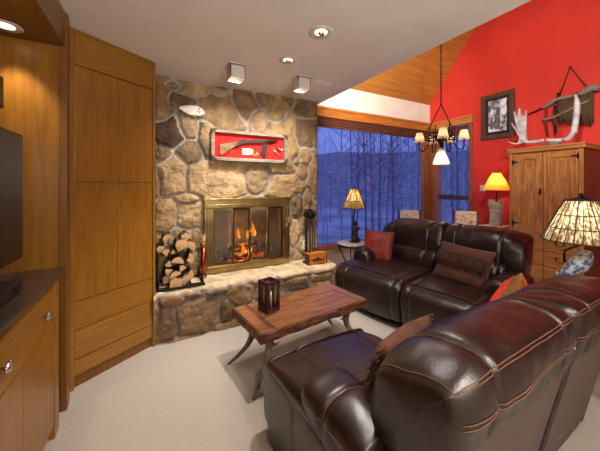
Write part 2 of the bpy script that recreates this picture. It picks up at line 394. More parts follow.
# ------------------------------------------------------------------ the room shell
XE, YN, XW, YS = 5.86, 4.4, -1.15, -1.6        # red wall, window wall, media wall, wall behind
ZC = 2.66                                      # low white ceiling
XL = 2.1                                       # where the low ceiling ends and the vault begins
ZE, YR = 3.42, 1.9                             # eave height, ridge line
ZR = ZE + 1.25 * (YN - YR)
ZS = ZR - .9 * (YR - YS)
def S(name, mb, m, parent=None):
    o = mb.build(name, m, parent)
    if parent is None: o['kind'] = 'structure'
    return o
S('floor', MB().span((XW - .2, YS - .2, -.1), (XE + .2, YN + .2, 0)), m_carpet)
S('ceiling', MB().span((XW - .2, YS - .2, ZC), (XL, YN + .02, ZC + .12)), m_ceiling)
S('wall_west', MB().span((XW - .2, YS - .2, 0), (XW, YN + .2, ZC)), m_white)
S('wall_south', MB().span((XW, YS - .2, 0), (XE + .2, YS, ZS + .4)), m_white)
# upright face above the low ceiling, up into the vault
S('wall_upper', MB().prism([(YS, ZC + .12), (YN, ZC + .12), (YN, ZE), (YR, ZR), (YS, ZS)], 'x', XL - .14, XL), m_white)
def slab(p0, p1, p2, p3, th):
    n = (Vector(p1) - Vector(p0)).cross(Vector(p3) - Vector(p0)).normalized() * th
    P = [Vector(p) for p in (p0, p1, p2, p3)]; Q = [p + n for p in P]
    return MB().add(P + Q, [(0, 1, 2, 3), (7, 6, 5, 4), (0, 4, 5, 1), (1, 5, 6, 2), (2, 6, 7, 3), (3, 7, 4, 0)], False)
ln = math.hypot(YN - YR, ZR - ZE)
o = S('ceiling_vault', MB().span((XL - .1, -.2, 0), (XE + .2, ln, .1)), m_vault)
o.location = (0, YN, ZE); o.rotation_euler = (-math.atan2(ZR - ZE, YN - YR), 0, 0); o.rotation_euler = (PI - math.atan2(ZR - ZE, YN - YR), 0, 0)
o.scale = (1, 1, -1)
S('ceiling_slope', slab((XL - .1, YR, ZR), (XL - .1, YS - .2, ZS - .18), (XE + .2, YS - .2, ZS - .18), (XE + .2, YR, ZR), -.1), m_vault)
# window wall
zs, zh = .40, 2.95
S('wall_north', MB().span((1.9, YN, 0), (XE + .2, YN + .2, zs - .04)).span((1.9, YN, zh - .04), (XE + .2, YN + .2, ZE))
  .span((1.9, YN, zs - .04), (2.0, YN + .2, zh - .04)), m_white)
# red wall with an opening for the second window
S('wall_east', MB().prism([(YS, 0), (3.42, 0), (3.42, ZR - 1.25 * (3.42 - YR)), (YR, ZR), (YS, ZS)], 'x', XE, XE + .2)
  .prism([(3.42, 0), (YN, 0), (YN, zs - .04), (3.42, zs - .04)], 'x', XE, XE + .2)
  .prism([(3.42, zh - .04), (YN, zh - .04), (YN, ZE), (3.42, ZR - 1.25 * (3.42 - YR))], 'x', XE, XE + .2), m_red)
S('wall_corner', MB().span((XE, YN, 0), (XE + .2, YN + .2, ZE)), m_white)
# ---- windows
w1 = S('window_1', MB().span((2.0, YN - .02, zs), (2.06, YN + .12, zh)).span((5.66, YN + .01, zs), (5.71, YN + .10, 2.78))
       .span((5.71, YN - .03, 0.36), (5.84, YN + .14, zh)), m_firv)
S('window_header', MB().span((2.0, YN - .06, 2.78), (XE - .03, YN + .04, zh), .006).span((2.0, YN - .08, zh - .03), (XE - .03, YN - .02, zh + .015), .004), m_fir, w1)
S('window_sill', MB().span((2.0, YN - .1, zs - .075), (5.71, YN + .1, zs), .006), m_fir, w1)
S('window_pane', MB().span((2.06, YN + .05, zs), (5.68, YN + .058, 2.8)), m_glass, w1)
w2 = S('window_2', MB().span((XE - .02, 3.40, zs - .08), (XE + .12, 3.47, zh)).span((XE - .03, 4.19, .36), (XE + .12, YN - .03, zh)), m_firv)
S('window_header', MB().span((XE - .06, 3.38, 2.80), (XE + .04, YN - .08, zh), .006).span((XE - .08, 3.37, zh - .03), (XE - .02, YN - .08, zh + .015), .004), m_fir, w2)
S('window_sill', MB().span((XE - .08, 3.40, zs - .07), (XE + .1, YN - .08, zs), .006), m_fir, w2)
S('window_rail', MB().span((XE - .02, 3.46, 1.20), (XE + .11, 4.20, 1.30), .01), m_darkwood, w2)
S('window_pane', MB().span((XE + .05, 3.47, zs), (XE + .058, 4.19, 2.85)), m_glass, w2)
def blind(name, axis, a, b, label):
    t = thing(name, label, 'window blind', (0, 0, 0))
    def sheet(z0, z1, off):
        mb = MB()
        prof = [(off + .012 * math.sin(k * 1.7), z0 + (z1 - z0) * k / 14) for k in range(15)]
        poly = prof + [(p[0] + .008, p[1]) for p in prof[::-1]]
        return mb.prism([(YN - p[0], p[1]) for p in poly] if axis == 'x' else [(XE - p[0], p[1]) for p in poly], 'x' if axis == 'x' else 'y', a, b)
    sheet(2.60, 2.78, .03).build('shade_fold', m_blind, t)
    mb = MB()
    if axis == 'x': mb.tube([(a, YN - .05, 2.60), (b, YN - .05, 2.60)], .018, 10)
    else: mb.tube([(XE - .05, a, 2.60), (XE - .05, b, 2.60)], .018, 10)
    mb.build('bottom_roll', m_blind, t)
    return t
blind('woven_blind', 'x', 2.06, 5.70, 'wide woven brown blind gathered at the top of the big picture window')
blind('woven_blind', 'y', 3.48, 4.18, 'narrow woven brown blind at the top of the window on the red wall')

# ------------------------------------------------------------------ stone chimney breast
rng = np.random.RandomState(4)
def noise2(x, y, f, seed):
    out = np.empty(x.shape); fx, fy = x.ravel() * f, y.ravel() * f
    o = out.ravel()
    for i in range(o.size): o[i] = mnoise.noise(Vector((fx[i], fy[i], seed)))
    return o.reshape(x.shape)
PAL = [(170, 138, 98), (148, 120, 88), (184, 154, 114), (134, 110, 84), (160, 134, 102), (172, 140, 98), (122, 100, 78), (160, 124, 86)]
MORT = np.array(lin((176, 166, 152)))
def stones(U, V, seeds, depth=.05, gap=.016, seed=1.0):
    """irregular laid stones as a relief: returns height and colour on the grid"""
    uw = U + .022 * noise2(U, V, 5, seed) + .012 * noise2(U, V, 17, seed + 5); vw = V + .022 * noise2(U, V, 5, seed + 9) + .012 * noise2(U, V, 17, seed + 14)
    d1 = np.full(U.shape, 1e9); d2 = np.full(U.shape, 1e9); r1 = np.ones(U.shape); r2 = np.ones(U.shape); ix = np.zeros(U.shape, int)
    for k, (u, v, ru, rv) in enumerate(seeds[:, :4]):
        d = np.sqrt(((uw - u) / ru) ** 2 + ((vw - v) / rv) ** 2); r = min(ru, rv) * .5 + max(ru, rv) * .5
        c = d < d1
        d2 = np.where(c, d1, np.minimum(d2, d)); r2 = np.where(c, r1, np.where(d < d2 + 1e-12, r, r2)); 
        d1 = np.where(c, d, d1); r1 = np.where(c, r, r1); ix = np.where(c, k, ix)
    e = (d2 - d1) / (1 / r1 + 1 / r2)
    m = np.clip((e - gap * .45) / .012, 0, 1); m = m * m * (3 - 2 * m)
    pr = seeds[:, 4][ix]; tu = seeds[:, 5][ix]; tv = seeds[:, 6][ix]
    su = U - seeds[:, 0][ix]; sv = V - seeds[:, 1][ix]
    face = depth * (.55 + .75 * pr) + tu * su + tv * sv + .014 * noise2(U, V, 8, seed + 3) + .010 * noise2(U, V, 22, seed + 4) + .005 * noise2(U, V, 47, seed + 6) + .018 * np.clip(e / .1, 0, 1)
    h = m * np.maximum(face, .012) + (1 - m) * .004 * noise2(U, V, 40, seed)
    cols = np.array([lin(PAL[int(c) % len(PAL)]) if c >= 0 else lin((92, 66, 52)) for c in seeds[:, 7]])
    col = cols[ix] * m[..., None] + MORT * (1 - m[..., None])
    return h, col
def mkseeds(lst):
    out = []
    for (u, v, ru, rv, dark) in lst:
        out.append((u, v, ru, rv, rng.rand(), rng.uniform(-.06, .06), rng.uniform(-.06, .06), -1 if dark else rng.randint(0, 8)))
    return np.array(out)
def grid_mesh(name, P, col, keep, m):
    h, w = P.shape[:2]; idx = np.arange(h * w).reshape(h, w)
    f = np.stack([idx[:-1, :-1], idx[:-1, 1:], idx[1:, 1:], idx[1:, :-1]], -1)
    kf = (keep[:-1, :-1] & keep[:-1, 1:] & keep[1:, 1:] & keep[1:, :-1]); f = f[kf]
    me = bpy.data.meshes.new(name); me.from_pydata(P.reshape(-1, 3).tolist(), [], f.tolist())
    a = me.color_attributes.new('col', 'FLOAT_COLOR', 'POINT')
    a.data.foreach_set('color', np.concatenate([col.reshape(-1, 3), np.ones((h * w, 1))], 1).astype(np.float32).ravel())
    me.polygons.foreach_set('use_smooth', [True] * len(me.polygons))
    me.materials.append(m)
    bm = bmesh.new(); bm.from_mesh(me); bmesh.ops.delete(bm, geom=[v for v in bm.verts if not v.link_faces], context='VERTS'); bm.to_mesh(me); bm.free()
    o = bpy.data.objects.new(name, me); C.objects.link(o); return o
YST = 3.36                                     # mortar plane of the chimney breast
def pxstone(x, y, w, h, dark=0):
    p = on_y(x, y, 3.31); s = p.y / ray(x).y / FPX
    return (p.x, p.z, w * s * .5 * 1.12, h * s * .5, dark)
L = [pxstone(*a) for a in [
    (161, 99, 15, 42), (174.5, 85, 14, 7), (194.7, 88.7, 26, 14), (218, 90, 17, 10), (183, 99.5, 26, 12), (221, 110, 42, 32), (170, 132, 28, 26, 1),
    (190, 127, 20, 24), (207, 138, 15, 40), (162, 153, 18, 15), (191.8, 151, 24, 24), (173, 175, 26, 42), (213, 178, 52, 36), (157, 185, 7, 24),
    (246, 105, 26, 26), (265, 98.6, 16, 20), (259.8, 120, 15, 23), (278, 109, 19, 32), (290.5, 101, 9, 15), (306, 108, 22, 20), (307, 132, 24, 30),
    (283, 145, 32, 60), (306, 156, 14, 18), (259, 177, 20, 22), (287, 184, 36, 22), (313, 173, 9, 44), (303, 172, 11, 16), (297, 160, 8, 10), (244, 150, 30, 22),
    (165, 217, 18, 36), (193, 216, 24, 24), (186, 198, 22, 10), (180, 238, 24, 20), (160, 252, 14, 30), (196, 240, 14, 24), (189, 262, 24, 20),
    (298, 206, 10, 22), (308, 200, 10, 22), (314, 215, 8, 26), (305, 224, 11, 20), (297, 232, 9, 24), (314, 240, 9, 20), (304, 246, 12, 18), (298, 256, 14, 14), (312, 257, 12, 12),
    (146, 100, 16, 40), (144, 150, 16, 40), (144, 205, 16, 44), (144, 255, 16, 40), (247, 218, 60, 30), (247, 250, 60, 30)]]
U, V = np.meshgrid(np.arange(-.45, 2.08, .0105), np.arange(.40, ZC + .02, .0105))
h, col = stones(U, V, mkseeds(L), depth=.05, gap=.022, seed=1.3)
e = np.clip((2.075 - U) / .05, 0, 1); h = h * (.25 + .75 * e)
P = np.stack([U, YST - h, V], -1)
keep = ~((U > .60) & (U < 1.54) & (V > .45) & (V < 1.30))
o = grid_mesh('wall_chimney', P, col, keep, m_stone); o['kind'] = 'structure'
S('chimney_core', MB().span((-.5, 3.37, 0), (.60, YN, ZC)).span((1.54, 3.37, 0), (2.06, YN, ZC)).span((.60, 3.37, 1.30), (1.54, YN, ZC))
  .span((.60, 3.92, 0), (1.54, YN, 1.30)).span((.60, 3.37, 0), (1.54, 3.92, .50)), m_greyframe if False else m_firebrick, o)

# ------------------------------------------------------------------ raised stone hearth
L = []
def hs(x, y, w, hh, dark=0):
    p = on_y(x, y, 2.94); s = p.y / ray(x).y / FPX
    return (p.x, p.z, w * s * .56, hh * s * .5, dark)
L = [hs(*a) for a in [(171, 301, 25, 13), (167, 326, 17, 36), (199, 319, 42, 34), (195, 296, 17, 8), (217, 291.5, 24, 11), (241, 294, 27, 28), (228, 312, 20, 26),
    (228, 326, 26, 12), (255, 312, 18, 24), (268, 296, 24, 18), (268, 282, 18, 8), (290, 300, 26, 20), (296, 281, 30, 9), (300, 289, 26, 8), (322, 277, 24, 9), (320, 286, 26, 9),
    (326, 296, 20, 12), (310, 303, 22, 12), (338, 282, 12, 26), (340, 296, 14, 14), (150, 310, 18, 40), (186, 340, 40, 8)]]
for (x, s_, rx, rs) in [(.05, .62, .30, .2), (.55, .60, .32, .22), (1.05, .63, .3, .22), (1.5, .58, .28, .2), (1.95, .62, .26, .22), (.25, .82, .3, .14), (.8, .84, .3, .14), (1.3, .83, .3, .14), (1.8, .85, .3, .14)]:
    L.append((x, s_, rx, rs, 0))
sd = mkseeds(L)
sd[22:, 4] *= .25; sd[22:, 5:7] *= .3; sd[22:, 7] = 2
U, V = np.meshgrid(np.arange(.03, 2.125, .0105), np.arange(0, .92, .0105))
h, col = stones(U, V, sd, depth=.04, gap=.022, seed=6.1)
top = V > .45
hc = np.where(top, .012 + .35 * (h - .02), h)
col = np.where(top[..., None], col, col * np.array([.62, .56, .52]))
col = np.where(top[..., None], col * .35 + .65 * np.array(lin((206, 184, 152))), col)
R0 = .03
Yf, Zt = 2.985, .47
s0 = Zt - R0
ang = np.clip((V - s0) / (R0 * PI / 2), 0, 1) * PI / 2
Py = Yf + np.where(V < s0, 0, np.where(V < s0 + R0 * PI / 2, R0 * (1 - np.cos(ang)), R0 + (V - s0 - R0 * PI / 2)))
Pz = np.where(V < s0, V, s0 + R0 * np.sin(ang)) + np.where(V > s0 + R0 * PI / 2, (V - s0 - R0 * PI / 2) * .05, 0)
lip = .025 * np.exp(-((V - s0) / .06) ** 2) + .02 * np.exp(-((V - s0) / .07) ** 2) * noise2(U, V * 0, 7, 3.3)
hc = hc + np.where(V > .2, lip, 0)
P = np.stack([U, Py - hc * np.cos(ang), Pz + hc * np.sin(ang)], -1)
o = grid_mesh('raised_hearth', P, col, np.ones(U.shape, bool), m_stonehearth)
tag(o, 'raised fieldstone hearth with pale slab top below the fireplace', 'hearth', kind='structure')
S('hearth_core', MB().span((.035, 2.99, 0), (2.115, 3.365, .455)), m_firebrick, o)
# ------------------------------------------------------------------ media wall on the left
XF = -.5
S('trim_1', MB().span((XW, YS, 2.43), (XF, 2.40, ZC - .001)), m_cherrydk)            # soffit
S('trim_2', MB().span((XW, 2.40, 0), (XF - .012, 2.545, ZC - .001)), m_cherry)         # end panel of the niche
S('trim_3', MB().span((XF - .03, 2.385, 0), (XF + .012, 2.45, ZC - .002), .004).span((XF - .03, 2.475, 0), (XF + .004, 2.50, ZC - .002), .003), m_cherrydk)
S('trim_4', MB().span((XW, YS, 1.0), (XW + .1, 2.40, 2.43)), m_cherry)               # back panel of the niche
base = thing('media_cabinet', 'long low cherry wood media cabinet under the dark stone counter', 'cabinet', (XF, 2.2, 0))
ZB = .92
MB().span((XW - XF + .02, -2.6, .07), (-.02, .03, ZB)).span((XW - XF + .02, -2.6, 0), (-.07, .03, .075)).build('cabinet_body', m_cherrydk, base)
MB().span((-.03, -.05, 0), (.004, .035, ZB), .003).build('corner_stile', m_cherry, base)
def knob(parent, x, y, z, s=1.0):
    mb = MB().lathe([(.004, 0), (.006, .012), (.02 * s, .016), (.023 * s, .022), (.017 * s, .03), (.009, .034), (0, .036)], n=14)
    for k in range(7):
        q = 2 * PI * k / 7; mb.ball((.02 * s * math.cos(q), .02 * s * math.sin(q), .022), .006 * s, 6)
    mb.xform(Matrix.Translation((x, y, z)) @ Matrix.Rotation(PI / 2, 4, 'Y'))
    return mb.build('knob', m_chrome, parent)
for y0 in (-.05, -.515, -1.02):
    y1 = y0 - (.46 if y0 > -.1 else .5)
    d = MB().span((-.02, y1, .70), (.0, y0, .905), .002).build('drawer', m_cherryh, base)
    knob(d, .0, (y0 + y1) / 2 + .04, .805)
    hy = (y1 + y0) / 2
    MB().span((-.02, y1, .09), (.0, y0, .692), .002).build('door', m_cherry, base)
tag(MB().span((XW + .1, YS + .02, ZB + .002), (XF + .008, 2.383, ZB + .042), .006).build('granite_countertop', m_stonetop),
    'dark polished stone countertop on the cherry wood media cabinet', 'countertop')
tv = thing('television', 'wide flat black television standing close to the niche wall on the left', 'television', (-.69, 2.33, ZB + .043))
MB().span((-.035, -1.2, .10), (0, 0, .85), .006).build('bezel', m_black, tv)
MB().span((-.002, -1.19, .112), (.0025, -.012, .838)).build('screen', m_screen, tv)
MB().span((-.12, -1.2, 0), (.10, -.86, .012), .004).span((-.05, -1.08, .01), (-.02, -.98, .3), .004).build('stand', m_black, tv)
cb = thing('cable_box', 'slim black cable box lying on the dark counter beneath the television', 'cable box', (-.62, 1.95, ZB + .043))
MB().span((-.13, -.42, .006), (.04, 0, .058), .004).build('case', m_black, cb)
for fx, fy in ((-.12, -.41), (0, -.41), (-.12, -.03), (0, -.03)): MB().span((fx, fy, 0), (fx + .03, fy + .025, .007)).build('foot', m_black, cb)
MB().span((.039, -.12, .02), (.0415, -.03, .045)).build('display', m_screen, cb)
sp = thing('wall_speaker', 'small black loudspeaker high on the niche wall above the television', 'speaker', (-1.05, 2.145, 1.93))
MB().prism([(-.0, 0), (.335, .0), (.335, .17), (0, .19)], 'y', -.3, 0).build('housing', m_black, sp)
MB().span((.335, -.28, .015), (.341, -.02, .158), .003).build('grille', m_screen, sp)
dl = thing('niche_downlight', 'round recessed downlight in the cherry soffit above the television', 'downlight', (-.74, 2.24, 2.43))
MB().lathe([(.045, -.001), (.075, -.004), (.078, -.001), (.078, .0)], n=28).build('trim_ring', m_whitemetal, dl)
MB().lathe([(0, -.0015), (.044, -.0015), (.044, 0)], n=24).build('lens', m_lampglow, dl)

# ------------------------------------------------------------------ angled corner cabinet
A0 = Vector((-.492, 2.600)); A1 = Vector((.022, 2.950)); WID = (A1 - A0).length; AN = math.atan2(A1.y - A0.y, A1.x - A0.x)
cc = thing('corner_cabinet', 'tall angled cherry wood corner cabinet between the niche and the stone wall', 'cabinet', (A0.x, A0.y, 0), AN)
MB().span((0, .022, .0), (WID, .32, ZC - .002)).build('cabinet_body', m_cherrydk, cc)
MB().span((-.075, -.004, 0), (0, .03, ZC - .003), .003).build('stile', m_cherry, cc)
MB().span((WID, -.004, 0), (WID + .028, .03, ZC - .003), .003).build('stile', m_cherry, cc)
MB().span((.003, .0, 2.40), (WID - .003, .024, ZC - .02), .002).span((.0, -.006, ZC - .02), (WID, .024, ZC - .003)).build('top_board', m_cherryh, cc)
xa, xm, xb = .004, WID / 2 + .0, WID - .004
for (x0, x1) in ((xa, xm - .0015), (xm + .0015, xb)):
    MB().span((x0, .004, 1.533), (x1, .024, 2.393), .002).build('door', m_cherry, cc)
lows = []
for (x0, x1) in ((xa, xm - .0015), (xm + .0015, xb)):
    lows.append(MB().span((x0, .004, .645), (x1, .024, 1.527), .002).build('door', m_cherry, cc))
kb = MB().lathe([(.004, 0), (.005, .012), (.009, .016), (.009, .022), (0, .025)], n=12)
kb.xform(Matrix.Translation((xm + .02, .004, 1.515)) @ Matrix.Rotation(PI / 2, 4, 'X')); kb.build('knob', m_chrome, lows[1])
for z0, z1 in ((.435, .639), (.215, .429), (.085, .209) if False else (.09, .209)):
    MB().span((xa, .004, z0), (xb, .024, z1), .002).build('drawer', m_cherryh, cc)
MB().span((.0, .03, 0), (WID, .05, .088)).build('toe_kick', m_cherrydk, cc)
# ------------------------------------------------------------------ fireplace with brass folding doors
def mesh_curtain_mat():
    m = bpy.data.materials.new('steel mesh curtain'); m.use_nodes = True; nt = m.node_tree; nt.nodes.clear()
    o = nt.nodes.new('ShaderNodeOutputMaterial'); t = nt.nodes.new('ShaderNodeBsdfTransparent'); d = nt.nodes.new('ShaderNodeBsdfDiffuse'); mx = nt.nodes.new('ShaderNodeMixShader')
    d.inputs[0].default_value = (*lin((150, 144, 140)), 1); mx.inputs[0].default_value = .5
    nt.links.new(t.outputs[0], mx.inputs[1]); nt.links.new(d.outputs[0], mx.inputs[2]); nt.links.new(mx.outputs[0], o.inputs[0]); return m
m_meshcur = mesh_curtain_mat()
fp = thing('fireplace', 'brass framed fireplace with four glass folding doors set in the stone chimney', 'fireplace', (1.066, 3.27, 0))
x0, x1, z0, z1 = -.53, .53, .508, 1.352
ix0, ix1, iz0, iz1 = -.425, .445, .588, 1.243
MB().span((x0, -.015, iz1), (x1, .085, z1), .008).span((x0 - .01, -.022, z1 - .02), (x1 + .01, .085, z1 + .006), .004).span((x0, -.015, z0), (x1, .085, iz0), .008) \
    .span((x0, -.012, iz0 - .01), (ix0, .085, iz1 + .01), .006).span((ix1, -.012, iz0 - .01), (x1, .085, iz1 + .01), .006) \
    .span((x0 + .025, -.024, iz0 - .03), (x0 + .04, .0, iz1 + .04), .003).span((x1 - .04, -.024, iz0 - .03), (x1 - .025, .0, iz1 + .04), .003) \
    .span((x0 + .02, -.024, iz1 + .03), (x1 - .02, .0, iz1 + .045), .003).build('brass_frame', m_brass, fp)
w = (ix1 - ix0) / 4
for k in range(4):
    a = ix0 + k * w; b = a + w
    fold = (.03, -.012)
    ya, yb = (fold[0], fold[1]) if k % 2 == 0 else (fold[1], fold[0])
    def P(u, v, z): return (a + u * (b - a), ya + (yb - ya) * u + v, z)
    def bar(u0, u1, zz0, zz1):
        mb.add([P(u0, 0, zz0), P(u1, 0, zz0), P(u1, .016, zz0), P(u0, .016, zz0), P(u0, 0, zz1), P(u1, 0, zz1), P(u1, .016, zz1), P(u0, .016, zz1)],
               [(0, 1, 5, 4), (1, 2, 6, 5), (2, 3, 7, 6), (3, 0, 4, 7), (3, 2, 1, 0), (4, 5, 6, 7)], False)
    mb = MB(); bar(0, .07, iz0, iz1); bar(.93, 1, iz0, iz1); bar(.07, .93, iz0, iz0 + .02); bar(.07, .93, iz1 - .025, iz1)
    d = mb.build('glass_door', m_brassdk, fp)
    mb = MB(); mb.add([P(.07, .006, iz0 + .02), P(.93, .006, iz0 + .02), P(.93, .006, iz1 - .025), P(.07, .006, iz1 - .025),
                       P(.07, .011, iz0 + .02), P(.93, .011, iz0 + .02), P(.93, .011, iz1 - .025), P(.07, .011, iz1 - .025)],
                      [(0, 1, 2, 3), (7, 6, 5, 4), (0, 4, 5, 1), (1, 5, 6, 2), (2, 6, 7, 3), (3, 7, 4, 0)], False)
    mb.build('pane', m_doorglass, d)
    if k in (1, 2):
        xk = 1 if k == 1 else 0
        mb = MB().tube([P(.965 if k == 1 else .035, -.02, iz0 + .30), P(.965 if k == 1 else .035, -.02, iz0 + .38)], .006, 8)
        mb.build('handle', m_brass, d)
for (a, b) in ((ix0 - .0, ix0 + .20), (ix1 - .2, ix1)):
    mb = MB(); vs = []; n = 60
    for i in range(n + 1):
        u = i / n; x = a + (b - a) * u; y = .135 + .018 * math.sin(u * 46) + .006 * math.sin(u * 17)
        vs += [(x, y, .55), (x, y, 1.27)]
    mb.add(vs, [(2 * i, 2 * i + 2, 2 * i + 3, 2 * i + 1) for i in range(n)], True)
    mb.build('mesh_curtain', m_meshcur, fp)
mb = MB()
for k in range(11): mb.tube([(-.33 + .066 * k, .18, .545), (-.33 + .066 * k, .46, .545)], .008, 6)
mb.tube([(-.36, .19, .545), (.36, .19, .545)], .01, 6).tube([(-.36, .45, .545), (.36, .45, .545)], .01, 6)
for x in (-.34, .34):
    for y in (.19, .45): mb.tube([(x, y, .5005), (x, y, .545)], .01, 6)
mb.build('log_grate', m_iron, fp)
mb = MB()
for k in range(70):
    mb.ball((random.uniform(-.28, .30), random.uniform(.2, .44), .566 + random.uniform(0, .02)), random.uniform(.014, .03), 6, (1, 1, .7))
mb.build('ember_bed', m_ember, fp)['kind'] = 'stuff'
def gaslog(p, q, r, label):
    p, q = Vector(p), Vector(q); pts = []; rs = []
    for k in range(9):
        u = k / 8; b = p.lerp(q, u) + Vector((0, .006 * math.sin(k * 2.3), .008 * math.sin(k * 1.7 + r * 90)))
        pts.append(b); rs.append(r * (1 + .12 * math.sin(k * 2.9 + r * 60)))
    o = MB().tube([x - p for x in pts], rs, 12).build('gas_log', m_char, None, p)
    tag(o, label, 'log', 'charred logs in the fireplace')
X0 = 1.066
gaslog((X0 - .30, 3.27 + .37, .63), (X0 + .36, 3.27 + .40, .64), .052, 'long charred log lying at the back of the fireplace grate')
gaslog((X0 - .26, 3.27 + .24, .615), (X0 + .1, 3.27 + .28, .615), .042, 'charred log at the front left of the fireplace grate')
gaslog((X0 + .06, 3.27 + .27, .66), (X0 + .38, 3.27 + .25, .685), .045, 'brown log resting high at the front right of the fireplace grate')
gaslog((X0 - .16, 3.27 + .30, .70), (X0 + .20, 3.27 + .36, .725), .036, 'slim charred log laid across the top of the burning logs')
def flame(x, y, z, hgt, r, label, ph=0.0):
    t = thing('flame', label, 'flame', (x, y, z), 0, 'gas flames')
    def tong(h, rr, off):
        pts = []; rs = []
        for k in range(10):
            u = k / 9; pts.append((off + .018 * math.sin(u * 5 + ph) * u, .008 * math.sin(u * 4 + ph * 2), h * u))
            rs.append(max(.0015, rr * (math.sin(PI * min(1, (u + .16) / 1.16) ** .75)) * (1.1 - .45 * u)))
        return MB().tube(pts, rs, 10)
    tong(hgt, r, 0).build('outer_flame', m_flame, t)
    tong(hgt * .62, r * .6, r * .8).build('flame_heart', m_flamecore, t)
for (px, zt, zb, r, lab, ph) in [(253.5, 221, 236, .024, 'tall orange flame right of the middle door divider', .4), (238.5, 227, 238, .017, 'orange flame standing left of the middle door divider', 2.1),
                            (247.5, 228, 238, .014, 'thin flame between the two taller flames', 3.3), (243.5, 243, 253, .03, 'low broad flame over the glowing ember bed', 1.2),
                            (249.5, 244, 253, .02, 'small low flame at the front of the ember bed', 4.4)]:
    Yf_ = 3.60 if zt < 240 else 3.455
    a = on_y(px, zb, Yf_); b = on_y(px, zt, Yf_); flame(a.x, Yf_, a.z, b.z - a.z, r, lab, ph)

# ------------------------------------------------------------------ things on the stone chimney
def Yp(px, py, Y): p = on_y(px, py, Y); return (p.x, p.z)
sx0, sx1, sz0, sz1 = .605, 1.548, 1.79, 2.148
bx = thing('shadow_box', 'long weathered wood shadow box lined in red hanging over the fireplace', 'display frame', (sx0, 3.30, sz0))
W_, H_ = sx1 - sx0, sz1 - sz0
MB().span((.0, -.02, 0), (W_, .0, H_)).build('back_board', m_greyframe, bx)
MB().span((.03, -.026, .03), (W_ - .03, -.0195, H_ - .03)).build('felt_lining', m_redfelt, bx)
fw = .038
for fz in (0, H_ - fw): MB().span((.0, -.075, fz), (W_, 0, fz + fw), .004).build('frame_rail', m_greywood, bx)
for fx in (0, W_ - fw): MB().span((fx, -.073, fw), (fx + fw, -.0, H_ - fw), .003).build('frame_stile', m_greywood, bx)
for (cx, cz, sx_, sz_) in ((0, 0, 1, 1), (W_, 0, -1, 1), (W_, H_, -1, -1), (0, H_, 1, -1)):
    MB().prism([(cx, cz), (cx + .07 * sx_, cz), (cx, cz + .07 * sz_)], 'y', -.08, -.0745).build('corner_plate', m_greyframe, bx)
YR_ = 3.30 - .0265                       # red felt face
rf = thing('rifle', 'old lever action rifle with pale worn stock mounted in the red box', 'rifle', (1.05, YR_, 1.96))
def rp(zx, zy):                           # from the close view of the box
    x, z = Yp(205 + zx / 7.06, 125 + zy / 7.06, YR_ - .02); return (x - 1.05, z - 1.96)
MB().prism([rp(*p) for p in [(103, 138), (106, 213), (122, 208), (165, 178), (205, 155), (232, 132), (236, 118), (205, 122), (165, 128)]], 'y', -.038, -.008).build('stock', m_gunstock, rf)
MB().prism([rp(*p) for p in [(228, 120), (250, 102), (272, 94), (290, 104), (345, 102), (345, 124), (280, 130), (240, 142), (224, 152), (214, 150)]], 'y', -.040, -.006).build('receiver', m_gunmetal, rf)
a = rp(340, 108); b = rp(510, 116)
MB().tube([(a[0], -.022, a[1]), (b[0], -.022, b[1])], .012, 8).tube([(a[0], -.022, a[1] - .018), (b[0] - .05, -.022, b[1] - .018)], .011, 8) \
    .span((b[0] - .02, -.026, b[1] + .004), (b[0] - .012, -.018, b[1] + .018)).build('barrel', m_gunmetal, rf)
MB().prism([rp(*p) for p in [(338, 101), (410, 104), (412, 127), (338, 128)]], 'y', -.036, -.01).build('fore_stock', m_gunmetal, rf)
MB().tube([(*((p[0]), -.022), p[1])[0:3] if False else (p[0], -.022, p[1]) for p in [rp(262, 130), rp(252, 150), rp(225, 160), rp(215, 152)]], .004, 6).build('lever', m_bronze, rf)
c = rp(300, 186)
bd = MB().prism([rp(*p) for p in [(262, 163), (318, 165), (338, 172), (346, 187), (338, 202), (318, 210), (262, 210), (268, 198), (262, 186), (268, 175)]], 'y', -.010, -.001).build('bone_plaque', m_badge, None, (1.05, YR_, 1.96))
tag(bd, 'small cream plaque mounted below the rifle in the red box', 'plaque')
hl = thing('holster', 'dark leather holster with straps hanging under the rifle barrel', 'holster', (1.05, YR_, 1.96))
MB().prism([rp(*p) for p in [(412, 130), (438, 128), (445, 150), (436, 190), (428, 228), (412, 226), (404, 200), (392, 212), (386, 200), (402, 176), (408, 150)]], 'y', -.020, -.002).build('pouch', m_darkhide, hl)
a, b = rp(418, 200), rp(422, 250)
MB().tube([(a[0], -.014, a[1]), (b[0] - .002, -.012, b[1] + .02)], .005, 6).build('strap', m_darkhide, hl)
hn = thing('horn_ornament', 'small cream horn tool mounted at the right end of the red box', 'horn', (1.05, YR_, 1.96))
MB().tube([(p[0], -.014, p[1]) for p in [rp(488, 178), rp(508, 196), rp(530, 216)]], [.011, .009, .005], 8).build('handle', m_horn, hn)
MB().tube([(p[0], -.014, p[1]) for p in [rp(500, 180), rp(520, 160), rp(530, 148)]], [.006, .007, .004], 8).tube([(p[0], -.016, p[1]) for p in [rp(512, 190), rp(524, 182)]], .011, 8).build('blade', m_gunmetal, hn)
MB().tube([(p[0], -.014, p[1]) for p in [rp(518, 158), rp(530, 172), rp(548, 176), rp(552, 166)]], [.004, .008, .008, .003], 8).build('tip', m_horn, hn)

